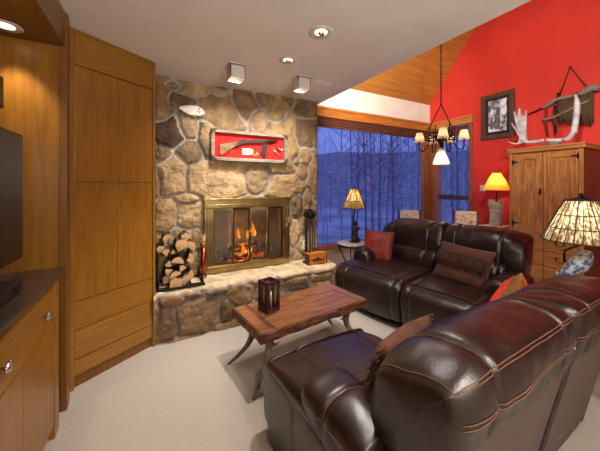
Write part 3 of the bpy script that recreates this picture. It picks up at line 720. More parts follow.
# trout on the wall
ft = thing('mounted_trout', 'silvery white mounted trout swimming on the stone left of the rifle box', 'fish', (on_y(191, 110, 3.26).x, 3.262, on_y(191, 110, 3.26).z))
s = .0112
pts = [(-.13, .012), (-.10, .008), (-.065, .003), (-.02, .0), (.03, -.002), (.075, -.004), (.11, -.008), (.145, -.012)]
rad = [.014, .020, .034, .050, .056, .050, .036, .008]
mb = MB().tube([(x, 0, z) for x, z in pts], rad, 14); mb.v = [(x, y * .32, z * 1.1) for x, y, z in mb.v]; mb.build('body', m_fish, ft)
MB().prism([(-.12, .03), (-.20, .075), (-.185, .015), (-.20, -.045), (-.12, -.004)], 'y', -.012, .0).build('tail_fin', m_fishdk, ft)
MB().prism([(-.03, .065), (.04, .078), (.01, .112), (-.045, .10)], 'y', -.004, .004).build('dorsal_fin', m_fishdk, ft)
MB().prism([(.02, -.048), (.07, -.052), (.03, -.085)], 'y', -.01, -.004).prism([(-.06, -.02), (-.02, -.03), (-.06, -.06)], 'y', -.006, .002).build('belly_fin', m_fishdk, ft)
MB().ball((.112, -.017, .0), .007, 8).build('eye', m_black, ft)
MB().tube([(.085, -.025, .03), (.078, -.028, .0), (.088, -.024, -.028)], .004, 6).build('gill', m_fishdk, ft)
MB().tube([(0, .0, 0), (0, .05, 0)], .008, 8).build('mounting_peg', m_iron, ft)
# gas key valves and outlet
for (px, py, lab) in ((294.5, 203, 'round black gas valve knob on the stone beside the brass frame top'),):
    p = on_y(px, py, 3.29); g = thing('gas_valve', lab, 'valve', (p.x, 3.335, p.z))
    MB().lathe([(.035, -.01), (.035, .018), (.028, .024), (0, .025)], n=18).xform(Matrix.Rotation(PI / 2, 4, 'X')).build('escutcheon', m_iron, g)
    MB().tube([(0, -.02, 0), (0, -.06, 0)], .008, 8).box((0, -.065, 0), (.04, .008, .012), .003).build('key', m_iron, g)
p = on_y(305.5, 245, 3.29); ou = thing('wall_outlet', 'pale electrical outlet plate on the stone right of the fireplace', 'outlet', (p.x, 3.31, p.z))
MB().span((-.035, -.012, -.058), (.035, .03, .058), .004).build('plate', m_switch, ou)
MB().span((-.014, -.0145, .012), (.014, -.011, .04), .002).span((-.014, -.0145, -.04), (.014, -.011, -.012), .002).build('socket', m_greywood, ou)

# ------------------------------------------------------------------ things on the hearth
def hearth_z(Y): return .47 + max(0, (Y - 3.015)) * .05 + .012
# firewood rack
HB = hearth_z(3.16)
rk = thing('firewood_rack', 'black iron firewood rack on the hearth filled with split logs', 'firewood rack', (.27, 3.16, HB))
mb = MB()
for y in (-.13, .13):
    mb.tube([(-.20, y, .012), (.21, y, .012)], .009, 8)
    mb.tube([(-.20, y, .0), (-.20, y, .42 if y > 0 else .16)], .009, 8).tube([(.21, y, .0), (.21, y, .30 if y > 0 else .14)], .009, 8)
for x in (-.20, -.1, 0, .1, .21): mb.tube([(x, -.13, .014), (x, .13, .014)], .008, 8)
mb.build('frame', m_iron, rk)
MB().span((-.22, -.19, .0), (.23, -.155, .018), .004).span((-.22, -.17, .004), (-.205, .13, .014)).span((.215, -.17, .004), (.23, .13, .014)).build('base_rail', m_iron, rk)
MB().span((-.207, -.12, .02), (-.2, .12, .36)).build('side_panel', m_iron, rk)
def logpoly(kind, r):
    if kind == 'round': return [(r * math.cos(a), r * math.sin(a)) for a in [2 * PI * k / 12 for k in range(12)]]
    if kind == 'half': return [(r * math.cos(a), r * math.sin(a) - r * .4) for a in [PI * k / 8 for k in range(9)]]
    if kind == 'wedge': return [(0, -r * .7)] + [(r * 1.3 * math.sin(a), -r * .7 + r * 1.45 * math.cos(a)) for a in [(-.6 + 1.2 * k / 6) for k in range(7)]]
    return [(-r, -r * .7), (r * .9, -r * .8), (r, r * .6), (-r * .3, r * .9), (-r * .95, r * .5)]
def firewood(zx, zy, kind, r, rot, y0, ln, label):
    x, z = Yp(150 + zx / 6.45, 230 + zy / 6.45, 3.02 + y0)
    t = thing('firewood_log', label, 'firewood log', (x, 3.02 + y0, z), 0, 'split logs in the firewood rack')
    ca, sa = math.cos(rot), math.sin(rot); pol = [(u * ca - v * sa, u * sa + v * ca) for u, v in logpoly(kind, r)]
    pol = [(u * (1 + .08 * math.sin(i * 2.7)), v * (1 + .08 * math.cos(i * 1.9))) for i, (u, v) in enumerate(pol)]
    MB().prism(pol, 'y', .006, ln).build('bark', m_bark, t)
    MB().prism([(u * .95, v * .95) for u, v in pol], 'y', 0, .006).build('cut_end', m_logend, t)
LOGS = [(168, 345, 'block', .062, .05, .0, 'blocky split log at the bottom front middle of the stack'),
        (160, 292, 'half', .058, .5, .02, 'half round log resting on the blocky bottom log'),
        (232, 318, 'half', .062, 1.0, .0, 'half round log at the lower right of the stack'),
        (252, 300, 'half', .066, -2.2, .012, 'larger half round log against the right side of the rack'),
        (125, 268, 'wedge', .05, 1.9, .02, 'small wedge log against the left side of the stack'),
        (205, 252, 'wedge', .050, -.5, .03, 'thin wedge log in the middle of the stack'),
        (180, 200, 'half', .060, -.15, .02, 'rounded half log in the upper middle of the stack'),
        (122, 218, 'wedge', .046, 2.9, .03, 'small wedge log on the left halfway up the stack'),
        (265, 200, 'wedge', .052, .4, .02, 'wedge log standing at the right halfway up the stack'),
        (262, 165, 'wedge', .048, 3.4, .04, 'narrow wedge log below the pale stump on the right'),
        (104, 150, 'wedge', .05, .15, .05, 'tall thin split leaning at the upper left of the stack'),
        (150, 140, 'wedge', .034, 3.1, .05, 'small pointed split beside the tall thin one'),
        (205, 95, 'block', .062, .5, .03, 'bright blocky stump end at the top of the stack'),
        (262, 100, 'half', .068, -.6, .05, 'bright half round log at the top right of the stack'),
        (230, 45, 'block', .045, .9, .08, 'small bright split on the very top of the stack'),
        (106, 55, 'half', .052, 1.1, .09, 'grey barked log at the top left of the stack'),
        (112, 318, 'block', .046, .3, .06, 'dark shaded log low at the left of the stack'),
        (70, 125, 'block', .04, .2, .1, 'orange split at the far left edge of the stack')]
for (zx, zy, k, r, rot, y0, lab) in LOGS: firewood(zx, zy, k, r, rot, y0, .22, lab)
# copper match holder
mh = thing('match_holder', 'tall copper match holder with brass rim on the hearth beside the firewood', 'match holder', (.515, 3.20, hearth_z(3.2) + .01))
MB().lathe([(.03, 0), (.03, .34)], n=18).build('tube', m_copper, mh)
MB().lathe([(.034, .335), (.034, .375), (.03, .38)], n=18).build('rim', m_brass, mh)
MB().lathe([(.036, 0), (.036, .02), (.031, .024)], n=18).build('base_ring', m_brass, mh)
mb = MB()
for k in range(8): mb.tube([(.012 * math.cos(k), .012 * math.sin(k), .3), (.02 * math.cos(k * 1.3), .02 * math.sin(k * 1.3), .44 + .02 * (k % 3))], .003, 5)
mb.build('long_match', m_logend, mh)
# hearth tool set
p = on_y(310, 252, 3.20)
ts = thing('hearth_tool_set', 'black iron fireplace tool set standing on the right end of the hearth', 'fireplace tools', (p.x, 3.20, hearth_z(3.2)))
MB().lathe([(.10, 0), (.10, .012), (.06, .022), (.016, .03)], n=24).build('base', m_iron, ts)
MB().tube([(0, 0, .02), (0, 0, .60)], .009, 8).build('post', m_iron, ts)
mb = MB()
for k in range(6):
    a = PI * k / 6; mb.tube([(.075 * math.cos(t) * math.cos(a), .075 * math.cos(t) * math.sin(a), .64 + .06 * math.sin(t)) for t in [2 * PI * j / 18 for j in range(18)]], .008, 6, closed=True)
mb.ball((0, 0, .64), .055, 14).tube([(.09 * math.cos(q), .09 * math.sin(q), .62) for q in [2 * PI * j / 20 for j in range(20)]], .006, 6, closed=True).build('ball_finial', m_iron, ts)
for k, nm in enumerate(('poker', 'tongs', 'shovel', 'brush')):
    q = .5 + k * PI / 2; x, y = .072 * math.cos(q), .072 * math.sin(q)
    mb = MB().tube([(x, y, .58), (x, y, .10)], .006, 6).tube([(x * .6, y * .6, .605), (x, y, .60), (x, y, .57)], .005, 6)
    if nm == 'shovel': mb.box((x, y, .085), (.05, .01, .10), .004)
    if nm == 'brush': mb.lathe([(.012, .06), (.026, .075), (.02, .15), (.008, .17)], (x, y, -.02), 10)
    if nm == 'poker': mb.tube([(x, y, .13), (x + .02, y, .11)], .005, 6)
    if nm == 'tongs': mb.tube([(x + .014, y, .5), (x + .016, y, .09)], .005, 6)
    mb.build(nm, m_iron, ts)
# wooden box with a fish silhouette
a = on_y(308.5, 263.5, 3.06); b = on_y(326.5, 250, 3.06)
bw, bh = b.x - a.x, .150
sb = thing('fish_box', 'small amber wood box with a dark fish silhouette on the hearth end', 'box', ((a.x + b.x) / 2, 3.05, hearth_z(3.06) + .006), math.radians(-2))
MB().span((-bw / 2 + .01, .004, .012), (bw / 2 - .01, .10, bh - .012)).build('panel', m_signwood, sb)
MB().span((-bw / 2, 0, bh - .013), (bw / 2, .104, bh), .003).build('lid', m_signwood, sb)
MB().span((-bw / 2, -.002, 0), (bw / 2, .105, .014), .002).span((-bw / 2, -.002, .01), (-bw / 2 + .012, .105, bh - .0125)).span((bw / 2 - .012, -.002, .01), (bw / 2, .105, bh - .0125)).build('edging', m_signdk, sb)
fs = [(-.078, .060), (-.055, .075), (-.02, .082), (.0, .098), (.014, .082), (.045, .072), (.062, .064), (.085, .078), (.080, .060), (.086, .048), (.060, .056), (.02, .05), (-.02, .048), (-.05, .052)]
MB().prism([(x * 1.12, z * 1.12 - .004) for x, z in fs], 'y', -.003, .005).prism([(-.02, .032), (.035, .03), (.03, .036), (-.015, .038)], 'y', 0, .005).build('fish_silhouette', m_signdk, sb)
mb = MB()
for x in (-bw / 2 + .03, bw / 2 - .03): mb.tube([(x, .02, bh), (x, .02, bh + .02), (x, .06, bh + .02), (x, .06, bh)], .004, 6)
mb.build('handle', m_iron, sb)
# ------------------------------------------------------------------ reclining leather sofas
HWID = 1.04
def stitch(parent, lines, r=.0026, name='stitching'):
    mb = MB()
    for l in lines: mb.tube(l, r, 5)
    o = mb.build(name, m_stitch, parent); o['label'] = 'tan contrast stitching'; return o
def half(root, xa, xb, side, leather, seed, sr=.0016, ky=1.0, gap=0.0, af=.83, az=0.0):
    """one seat of the sofa; side=-1: arm at the low x end, +1: arm at the high x end"""
    W = xb - xa
    arm_in = .26
    # body
    Y_ = lambda P: [(.36 + (y - .36) * ky if y > .36 else y, z) for y, z in P]
    xp = xb - .006 - gap if side < 0 else xb - .006
    MB2 = Loft(Y_([(.20, .05), (.6, .05), (1.00, .06), (1.03, .12), (1.04, .30), (1.0, .39), (.6, .42), (.22, .42), (.19, .3)]), xa + .012, xp, .025, 'x', sub=3, ne=10, wr=.003, seed=seed)
    MB2.mb().build('seat_base', leather, root)
    # seat pad running out into the footrest
    sl = Loft(Y_([(.36, .34), (.36, .50), (.55, .518), (.80, .505), (1.0, .488), (1.11, .462), (1.165, .40), (1.172, .30), (1.16, .18), (1.13, .10), (1.06, .085), (1.035, .13), (1.035, .30), (.98, .36), (.7, .36)]),
              xa + .0, xp, .06, 'x', sub=4, ne=30, bulge=.014, wr=.007, wf=5.5, grooves=(xa + .20, xp - .10) if side < 0 else (xa + .10, xb - .20), gdepth=.010, ri=.045, gw=.014, seed=seed + 3, wst=(.6, 1, 1))
    sp_ = sl.mb().build('seat_pad', leather, root)
    g0 = xa + .20 if side < 0 else xb - .20
    stitch(sp_, [sl.across(g0, .36, .50, .36 + .80 * ky, .42), sl.along(.36 + .78 * ky, .44, xa + .03, xp - .04)], sr)
    MB().tube(sl.along(.36 + .69 * ky, .47, xa + .012, xp - .02, .004), .007, 8).build('welt', leather, sp_)
    # backrest: upper roll
    wa, wb = (xa + .27, xb - .16) if side < 0 else (xa + .16, xb - .27)
    def droop(e, q):                     # the outer top corner of the back roll sags
        d = (e - xa - .075) if side < 0 else (xb - .075 - e)
        k = max(0, 1 - d / .32) ** 2 * min(1, max(0, (q.y - .80) / .15)) * min(1, max(.25, (q.x + .02) / .2))
        return Vector((q.x, q.y - .075 * k))
    bl = Loft([(-.006, .80), (-.016, .845), (-.014, .90), (.0, .945), (.05, .972), (.13, .975), (.215, .955), (.29, .905), (.33, .83), (.35, .73), (.345, .64), (.30, .575), (.20, .56), (.10, .60), (.02, .71)],
              xa + .075 if side < 0 else xa - .002, xb - .003 if side < 0 else xb - .075, .12 if side < 0 else .06, 'x', sub=5, ne=44, bulge=.010, wr=.011, wf=6.5, grooves=(wa, wb), gdepth=.013, gw=.014, seed=seed + 9, wst=(.8, 1, 1), r1=.06 if side < 0 else .12, ri=.055, warp=droop)
    bo = bl.mb().build('back_cushion', leather, root)
    e0, e1 = (xa + .088, xb - .02) if side < 0 else (xa + .02, xb - .088)
    stitch(bo, [bl.along(.0, .95, e0, e1), bl.along(-.004, .938, e0, e1), bl.across(wa + .004, .30, .91, .0, .95), bl.across(wb + .004, .30, .91, .0, .95),
                bl.along(-.016, .845, e0, e1), bl.along(-.012, .825, e0, e1), bl.along(.31, .88, wa, wb), bl.across(xa + .095 if side < 0 else xb - .095, .0, .95, .35, .66)], sr)
    # lumbar roll
    ll = Loft([(.28, .66), (.36, .675), (.425, .64), (.455, .57), (.45, .49), (.40, .455), (.30, .46)], (xa + .2) if side < 0 else xa + .004, (xb - .004) if side < 0 else xb - .2, .05, 'x', sub=4, ne=24,
              bulge=.012, wr=.006, seed=seed + 12, grooves=(wa + .0, wb) if True else ())
    ll.mb().build('lumbar_cushion', leather, root)
    # back shell below the upper roll
    Loft([(.01, .80), (.06, .84), (.22, .80), (.30, .66), (.36, .42), (.32, .06), (.172, .06), (.09, .45)], xa + (.09 if side < 0 else .03), xb - (.03 if side < 0 else .09), .05, 'x', sub=3, ne=12, wr=.003, seed=seed + 20).mb().build('back_shell', leather, root)
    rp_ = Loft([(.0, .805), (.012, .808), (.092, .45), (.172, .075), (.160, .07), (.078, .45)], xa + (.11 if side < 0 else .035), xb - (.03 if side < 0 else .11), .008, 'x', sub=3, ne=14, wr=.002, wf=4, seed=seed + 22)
    o = rp_.mb().build("rear_panel", m_rearbounce, root); o['label'] = 'smooth leather rear panel with carpet bounce painted into its colour'
    for wx in ((xb - .016) if side < 0 else (xa + .02),): MB().tube([(wx, .004, .80), (wx, .08, .45), (wx, .158, .07)], .010, 8).build('welt', leather, o)
    # arm
    if side:
        a0 = xa if side < 0 else xb - arm_in
        al = Loft([(a0 + .012, .44), (a0 - .002, .53), (a0 + .03, .60 - az), (a0 + .13, .63 - az), (a0 + .225, .605 - az), (a0 + .262, .53), (a0 + .25, .44), (a0 + .13, .42)],
                  .27, .36 + (af - .36) * ky, .02, 'y', sub=4, ne=22, bulge=.012, wr=.008, wf=7, r1=.075, ri=.05, seed=seed + 31, grooves=(.36 + (af - .57) * ky,), gdepth=.012, gw=.015)
        ao = al.mb().build('armrest', leather, root)
        oa = a0 + .03 if side < 0 else a0 + .225
        stitch(ao, [al.across(.36 + (af - .57) * ky, a0 - .002, .53, a0 + .262, .53), al.across(.626, a0 - .002, .53, a0 + .262, .53) if False else al.along(a0 + .0 if side < 0 else a0 + .262, .53, .3, .8)], sr)
        # side panel with vertical seams
        ox = xa + .008 if side < 0 else xb - .008
        s2 = Loft([(ox - .012, .05), (ox - .014, .25), (ox - .012, .43), (ox + .012, .43), (ox + .014, .25), (ox + .012, .05)], .20, .36 + .70 * ky, .012, 'y', sub=3, ne=24, wr=.002, seed=seed + 40, grooves=(.48, .36 + .4 * ky), gdepth=.005, gw=.012)
        so = s2.mb().build('side_panel', leather, root)
    for (fx, fy) in ((xa + .08, .26), (xb - .08, .26), (xa + .08, .36 + .6 * ky), (xb - .08, .36 + .6 * ky)):
        MB().lathe([(.022, 0), (.026, .055)], (fx, fy, 0), 12).build('foot', m_black, root)
def make_sofa(name, label, loc, rz, leather, seed, w0=-HWID, w1=HWID, sr=.0016, ky=1.0, gap=0.0):
    root = thing(name, label, 'sofa', loc, rz)
    half(root, w0, 0, -1, leather, seed, sr, 1.0, gap, .72 if gap else .83, .02 if gap else 0); half(root, 0, w1, 1, leather, seed + 50, sr, ky)
    return root
# near sofa seen from behind, facing the fireplace
NS = Vector((1.615, .505, 0)); NR = math.radians(2.5)
near = make_sofa('reclining_sofa', 'dark brown leather reclining sofa in the foreground seen from behind', NS, NR, m_leather, 1, -.965, .88, .0016, .33, .20)
# far loveseat facing left, its back to the red wall
FD = math.radians(8.0); FS = Vector((3.35, 2.17, 0))
far = make_sofa('reclining_sofa', 'dark brown leather reclining loveseat below the window holding red and brown pillows', FS, PI / 2 + FD, m_leather2, 200, -.87, .94, .0014)
far.scale = (1, 1, 1.07)
def on_sofa(base, rz, x, y, z):
    c, s = math.cos(rz), math.sin(rz); return Vector((base.x + x * c - y * s, base.y + x * s + y * c, z))

# ------------------------------------------------------------------ pillows
def nails(parent, w, h, t):
    mb = MB()
    for (u, v) in ((-1, -1), (1, -1), (1, 1), (-1, 1)): mb.ball((u * w * .40, -t * .27, v * h * .40), .011, 8)
    mb.build('nailhead', m_nail, parent)
def pillow(name, label, loc, face, tilt, roll, w, h, t, m, seed):
    """face: heading of the front (-y side) of the pillow; tilt leans it back"""
    o = pillow_mb(w, h, t, seed=seed).build(name, m)
    o.rotation_mode = 'XYZ'
    M = Matrix.Translation(loc) @ Matrix.Rotation(face, 4, 'Z') @ Matrix.Rotation(tilt, 4, 'X') @ Matrix.Rotation(roll, 4, 'Y')
    o.matrix_world = M; o.location = M.to_translation(); o.rotation_euler = M.to_euler()
    tag(o, label, 'pillow'); return o
FZ = PI / 2 + FD
pl = on_sofa(FS, FZ, .70, .60, .70)
q = pillow('throw_pillow', 'rust red leather pillow with corner studs at the window end of the loveseat', pl, FZ + PI + .25, -.22, .02, .42, .43, .16, m_redpillow, 1)
nails(q, .42, .43, .16)
pl = on_sofa(FS, FZ, -.36, .62, .70)
q = pillow('throw_pillow', 'brown suede lumbar pillow with dark fringe band in the middle of the loveseat', pl, FZ + PI - .12, -.38, .04, .56, .40, .17, m_brnpillow, 5)
mb = MB(); n = 46
for k in range(n):
    x = -.25 + .50 * k / (n - 1); th = .085 * max(.05, (1 - abs(x / .28) ** 2.6)) ** .55
    zt = .085; L_ = .14 + .015 * math.sin(k * 2.3)
    mb.tube([(x, -th - .004, zt), (x + .004 * math.sin(k), -th * 1.04 - .010, zt - L_ * .5), (x + .008 * math.sin(k * 1.7), -th * 1.0 - .008, zt - L_)], [.0065, .006, .004], 5)
f = mb.build('fringe', m_fringe, q); f['kind'] = 'stuff'
mb = MB().tube([(-.262 + .524 * k / 20, -.085 * max(.05, (1 - abs((-.262 + .524 * k / 20) / .28) ** 2.6)) ** .55 - .004, .088) for k in range(21)], .008, 6)
mb.build('trim_band', m_fringe, q)
# fringed pillow on the near seat
pl = on_sofa(NS, NR, -.47, .54, .63)
q = pillow('throw_pillow', 'rust brown suede pillow with ragged fringe on the near recliner seat', pl, NR + PI + .12, -.38, .12, .42, .38, .15, m_rustthrow, 9)
mb = MB()
for k in range(30):
    z = -.19 + .38 * k / 29
    for sx_ in (-1, 1):
        mb.tube([(sx_ * .185, 0, z), (sx_ * (.22 + .01 * math.sin(k)), .006 * math.sin(k * 2), z - .008), (sx_ * (.25 + .02 * math.sin(k * 1.7)), .01 * math.cos(k), z - .03)], [.006, .005, .003], 5)
f = mb.build('fringe', m_rustthrow, q); f['kind'] = 'stuff'
pl = on_sofa(NS, NR, .52, .46, .665)
q = pillow('throw_pillow', 'tan and orange woven wool pillow propped on the far seat of the foreground sofa', pl, NR + PI + .1, -.3, -.5, .46, .46, .17, m_tan, 14)
mb = pillow_mb(.15, .462, .166, seed=14); mb.v = [(x + .13, y, z) for x, y, z in mb.v]
mb.build('orange_band', m_orange, q)
# ------------------------------------------------------------------ coffee table
TP = [Vector(p) for p in ((.64, 2.366), (1.725, 2.553), (1.765, 1.978), (.66, 1.87))]
TC = sum(TP, Vector((0, 0))) / 4; TR = math.radians(7.0)
TL, TW, TZ = 1.10, .545, .455
ct = thing('coffee_table', 'rustic reclaimed plank coffee table standing on curved antler legs before the hearth', 'coffee table', (TC.x, TC.y, 0), TR)
def wavy_slab(lx, ly, z0, z1, seed, amp=.012, n=44):
    mb = MB(); per = []
    for k in range(n): per.append((-lx / 2 + lx * k / n, -ly / 2))
    for k in range(n // 2): per.append((lx / 2, -ly / 2 + ly * 2 * k / n))
    for k in range(n): per.append((lx / 2 - lx * k / n, ly / 2))
    for k in range(n // 2): per.append((-lx / 2, ly / 2 - ly * 2 * k / n))
    N = len(per); vs = []; rows = [(z0, .93), (z0 + .008, .985), ((z0 + z1) / 2, 1.0), (z1 - .006, .995), (z1, .985)]
    for j, (z, sc) in enumerate(rows):
        for i, (x, y) in enumerate(per):
            d = 1 + (amp * mnoise.noise(Vector((x * 9, y * 9, seed + j * .6)))) / max(abs(y), .1) * (1 if j < 3 else .6)
            vs.append((x * (1 + .012 * mnoise.noise(Vector((x * 6, y * 14, seed)))) * sc ** .4, y * d * sc, z))
    fs = [(j * N + i, j * N + (i + 1) % N, (j + 1) * N + (i + 1) % N, (j + 1) * N + i) for j in range(len(rows) - 1) for i in range(N)]
    fs += [tuple(range(N))[::-1], tuple(range((len(rows) - 1) * N, len(rows) * N))]
    return mb.add(vs, fs, False)
wavy_slab(TL, TW, TZ - .078, TZ - .006, 3.1, .02).build('slab_edge', m_barnedge, ct)
mb = MB(); bw = TW / 3 - .004
for k in range(3):
    y0 = -TW / 2 + .012 + k * (TW - .024) / 3
    mb.span((-TL / 2 + .135, y0 + .001, TZ - .012), (TL / 2 - .105, y0 + (TW - .024) / 3 - .001, TZ + .001 - .0012 * (k % 2)), .003)
mb.build('plank', m_barn, ct)
MB().span((-TL / 2 + .012, -TW / 2 + .012, TZ - .014), (-TL / 2 + .10, TW / 2 - .014, TZ + .003), .004).build('breadboard_end', m_barn, ct)
MB().span((TL / 2 - .10, -TW / 2 + .012, TZ - .014), (TL / 2 - .014, TW / 2 - .014, TZ + .003), .004).build('breadboard_end', m_barn, ct)
MB().span((-TL / 2 + .10, -TW / 2 + .03, TZ - .02), (-TL / 2 + .135, TW / 2 - .03, TZ - .008)).build('end_groove', m_greyframe, ct)
for (x, y, sx_, sy_) in ((-.42, -.17, -1, -1), (-.42, .17, -1, 1), (.40, -.17, 1, -1), (.40, .17, 1, 1)):
    pts = []; rs = []
    for k in range(11):
        u = k / 10; pts.append((x + sx_ * (.015 + .16 * u ** 1.7 - .05 * math.sin(PI * u)), y + sy_ * (.07 * u ** 1.5 - .045 * math.sin(PI * u)), (TZ - .07) * (1 - u) + .004)); rs.append(.031 * (1 - u) + .009)
    MB().tube(catmull(pts, 2, False), [v for k in range(10) for v in (rs[k], (rs[k] + rs[k + 1]) / 2)] + [rs[-1]], 10) \
        .tube([pts[2], (pts[2][0] - sx_ * .05, pts[2][1] + sy_ * .01, pts[2][2] - .035), (pts[2][0] - sx_ * .085, pts[2][1] + sy_ * .01, pts[2][2] - .02)], [.018, .012, .004], 8).build('leg', m_antler, ct)
# lantern
p0 = Vector((.885, 2.205)); LZ = TZ + .004
lt = thing('candle_lantern', 'rusty dark iron lantern with a candle standing on the coffee table', 'lantern', (p0.x, p0.y, LZ), TR + .15)
LW, LH = .115, .25
mb = MB()
for sx_ in (-1, 1):
    for sy_ in (-1, 1): mb.span((sx_ * LW / 2 - .008 if sx_ > 0 else -LW / 2 - .008, sy_ * LW / 2 - .008, 0), (sx_ * LW / 2 + .008, sy_ * LW / 2 + .008, LH), .002)
h2 = LW / 2
for z0, z1 in ((0, .03), (LH - .028, LH)):
    for s_ in (-1, 1):
        mb.span((-h2, s_ * h2 - .006, z0), (h2, s_ * h2 + .006, z1)).span((s_ * h2 - .006, -h2, z0), (s_ * h2 + .006, h2, z1))
mb.span((-h2, -h2, 0), (h2, h2, .01)); mb.build('frame', m_lantern, lt)
for (ax, s_) in (('x', -1), ('x', 1), ('y', -1), ('y', 1)):
    mb = MB()
    for k in range(3):
        o_ = (-.033 + .033 * k); w_ = .007 + .004 * ((k + s_) % 2)
        hh = LH - .026
        if ax == 'x': mb.tube([(o_, s_ * h2, .026), (o_ + .008 * math.sin(k * 2 + s_), s_ * h2, .12), (o_, s_ * h2, hh)], [w_, w_ * .6, w_ * .9], 6)
        else: mb.tube([(s_ * h2, o_, .026), (s_ * h2, o_ + .008 * math.sin(k * 2 + s_), .12), (s_ * h2, o_, hh)], [w_, w_ * .6, w_ * .9], 6)
    mb.build('bark_bars', m_lantern, lt)
cd = tag(MB().lathe([(.0245, 0), (.0245, .135), (.018, .139), (.003, .132), (.002, .132)], n=20).tube([(0, 0, .13), (.002, 0, .15)], .0015, 5).build('candle', m_candle, None, (p0.x, p0.y, LZ + .011)),
         'ivory pillar candle standing inside the iron lantern', 'candle')

# ------------------------------------------------------------------ window side table, lamp, dish
T2 = Vector((2.79, 3.47)); T2Z = .62
st = thing('side_table', 'small round table with pale top and black iron legs beside the window', 'side table', (T2.x, T2.y, 0))
MB().lathe([(.0, -.028), (.225, -.028), (.24, -.018), (.24, -.006), (.232, 0), (0, 0)], (0, 0, T2Z), 36).build('top', m_tabletop, st)
MB().lathe([(.228, -.05), (.236, -.05), (.236, -.0285), (.228, -.0285)], (0, 0, T2Z), 36).build('rim_band', m_iron, st)
for k in range(4):
    q = PI / 4 + k * PI / 2 + .3
    pts = [(.225 * math.cos(q), .225 * math.sin(q), T2Z - .04), (.15 * math.cos(q), .15 * math.sin(q), .42), (.11 * math.cos(q), .11 * math.sin(q), .30), (.15 * math.cos(q), .15 * math.sin(q), .16), (.22 * math.cos(q), .22 * math.sin(q), .006)]
    MB().tube(catmull(pts, 5, False), .009, 8).build('leg', m_iron, st)
mb = MB().tube([(.112 * math.cos(t), .112 * math.sin(t), .30) for t in [2 * PI * k / 24 for k in range(24)]], .007, 6, closed=True)
mb.tube([(.19 * math.cos(t), .19 * math.sin(t), .09) for t in [2 * PI * k / 24 for k in range(24)]], .006, 6, closed=True).build('ring_stretcher', m_iron, st)
dish = tag(MB().lathe([(.03, 0), (.036, .01), (.042, .035), (.04, .04), (.034, .03), (.0, .012)], n=20).build('dish', m_black, None, (T2.x + .135, T2.y + .02, T2Z + .001)), 'small black round dish on the pale side table beside the lamp', 'dish')
LP = (T2.x + .035, T2.y - .005, T2Z + .001)
bl_ = thing('bear_lamp', 'table lamp with amber panel shade and carved bear base by the window', 'table lamp', LP)
MB().lathe([(.075, 0), (.078, .012), (.07, .022), (.03, .026)], n=24).build('base', m_bear, bl_)
# standing bear hugging the post: body, head with muzzle and ears, arms, legs as one form
mb = MB().tube([(0, .0, .02), (0, -.006, .08), (.0, -.004, .16), (.002, 0, .235), (.004, -.004, .275)], [.040, .056, .05, .040, .028], 14)
mb.ball((.004, -.012, .305), .036, 14, (1, 1.05, 1)).tube([(.004, -.04, .302), (.004, -.072, .296)], [.02, .012], 10).ball((-.022, -.004, .335), .012, 8).ball((.03, -.004, .335), .012, 8)
mb.tube([(-.034, -.01, .225), (-.05, -.045, .19), (-.03, -.07, .205)], [.018, .016, .012], 8).tube([(.036, -.01, .225), (.054, -.045, .2), (.04, -.07, .235)], [.018, .016, .012], 8)
mb.tube([(-.03, -.02, .10), (-.036, -.04, .05), (-.036, -.055, .026)], [.026, .022, .018], 8).tube([(.03, -.02, .10), (.036, -.04, .05), (.036, -.055, .026)], [.026, .022, .018], 8)
mb.build('bear_figure', m_bear, bl_)
MB().tube([(.01, .035, .02), (.01, .035, .40), (0, 0, .45), (0, 0, .56)], .012, 8).build('post', m_bear, bl_)
SZ0, SZ1 = .535, .835
sh = MB().lathe([(.182, SZ0), (.175, SZ0 + .02), (.062, SZ1)], n=8, ph=PI / 8, cap=False, smooth=False).build('lamp_shade', m_mica, bl_)
mb = MB()
for k in range(8):
    q = PI / 8 + k * PI / 4; c, s_ = math.cos(q), math.sin(q)
    mb.tube([(.184 * c, .184 * s_, SZ0), (.063 * c, .063 * s_, SZ1)], .0045, 5)
for (r_, z_) in ((.184, SZ0), (.141, SZ0 + .108), (.104, SZ0 + .2), (.064, SZ1)):
    mb.tube([(r_ * math.cos(PI / 8 + k * PI / 4), r_ * math.sin(PI / 8 + k * PI / 4), z_) for k in range(8)], .006 if r_ > .18 else .0035, 5, closed=True)
for k in range(8):
    for f in (.25, .5, .75):
        q0 = PI / 8 + k * PI / 4; q1 = q0 + PI / 4
        pr = lambda r_, z_: Vector((r_ * (math.cos(q0) * (1 - f) + math.cos(q1) * f), r_ * (math.sin(q0) * (1 - f) + math.sin(q1) * f), z_))
        mb.tube([pr(.183, SZ0), pr(.143, SZ0 + .104)], .0028, 4)
        if f == .5: mb.tube([pr(.143, SZ0 + .104), pr(.106, SZ0 + .196)], .0028, 4)
mb.build('shade_frame', m_twigdk, sh)
MB().ball((0, 0, SZ0 + .10), .028, 12).build('bulb', m_bulb, bl_)
MB().tube([(0, 0, SZ1 - .02), (0, 0, SZ1 + .03)], .006, 6).tube([(-.063, 0, SZ1), (.063, 0, SZ1)], .003, 5).tube([(0, 0, .55), (0, 0, SZ1)], .004, 5).ball((0, 0, SZ1 + .035), .01, 8).build('finial', m_iron, bl_)

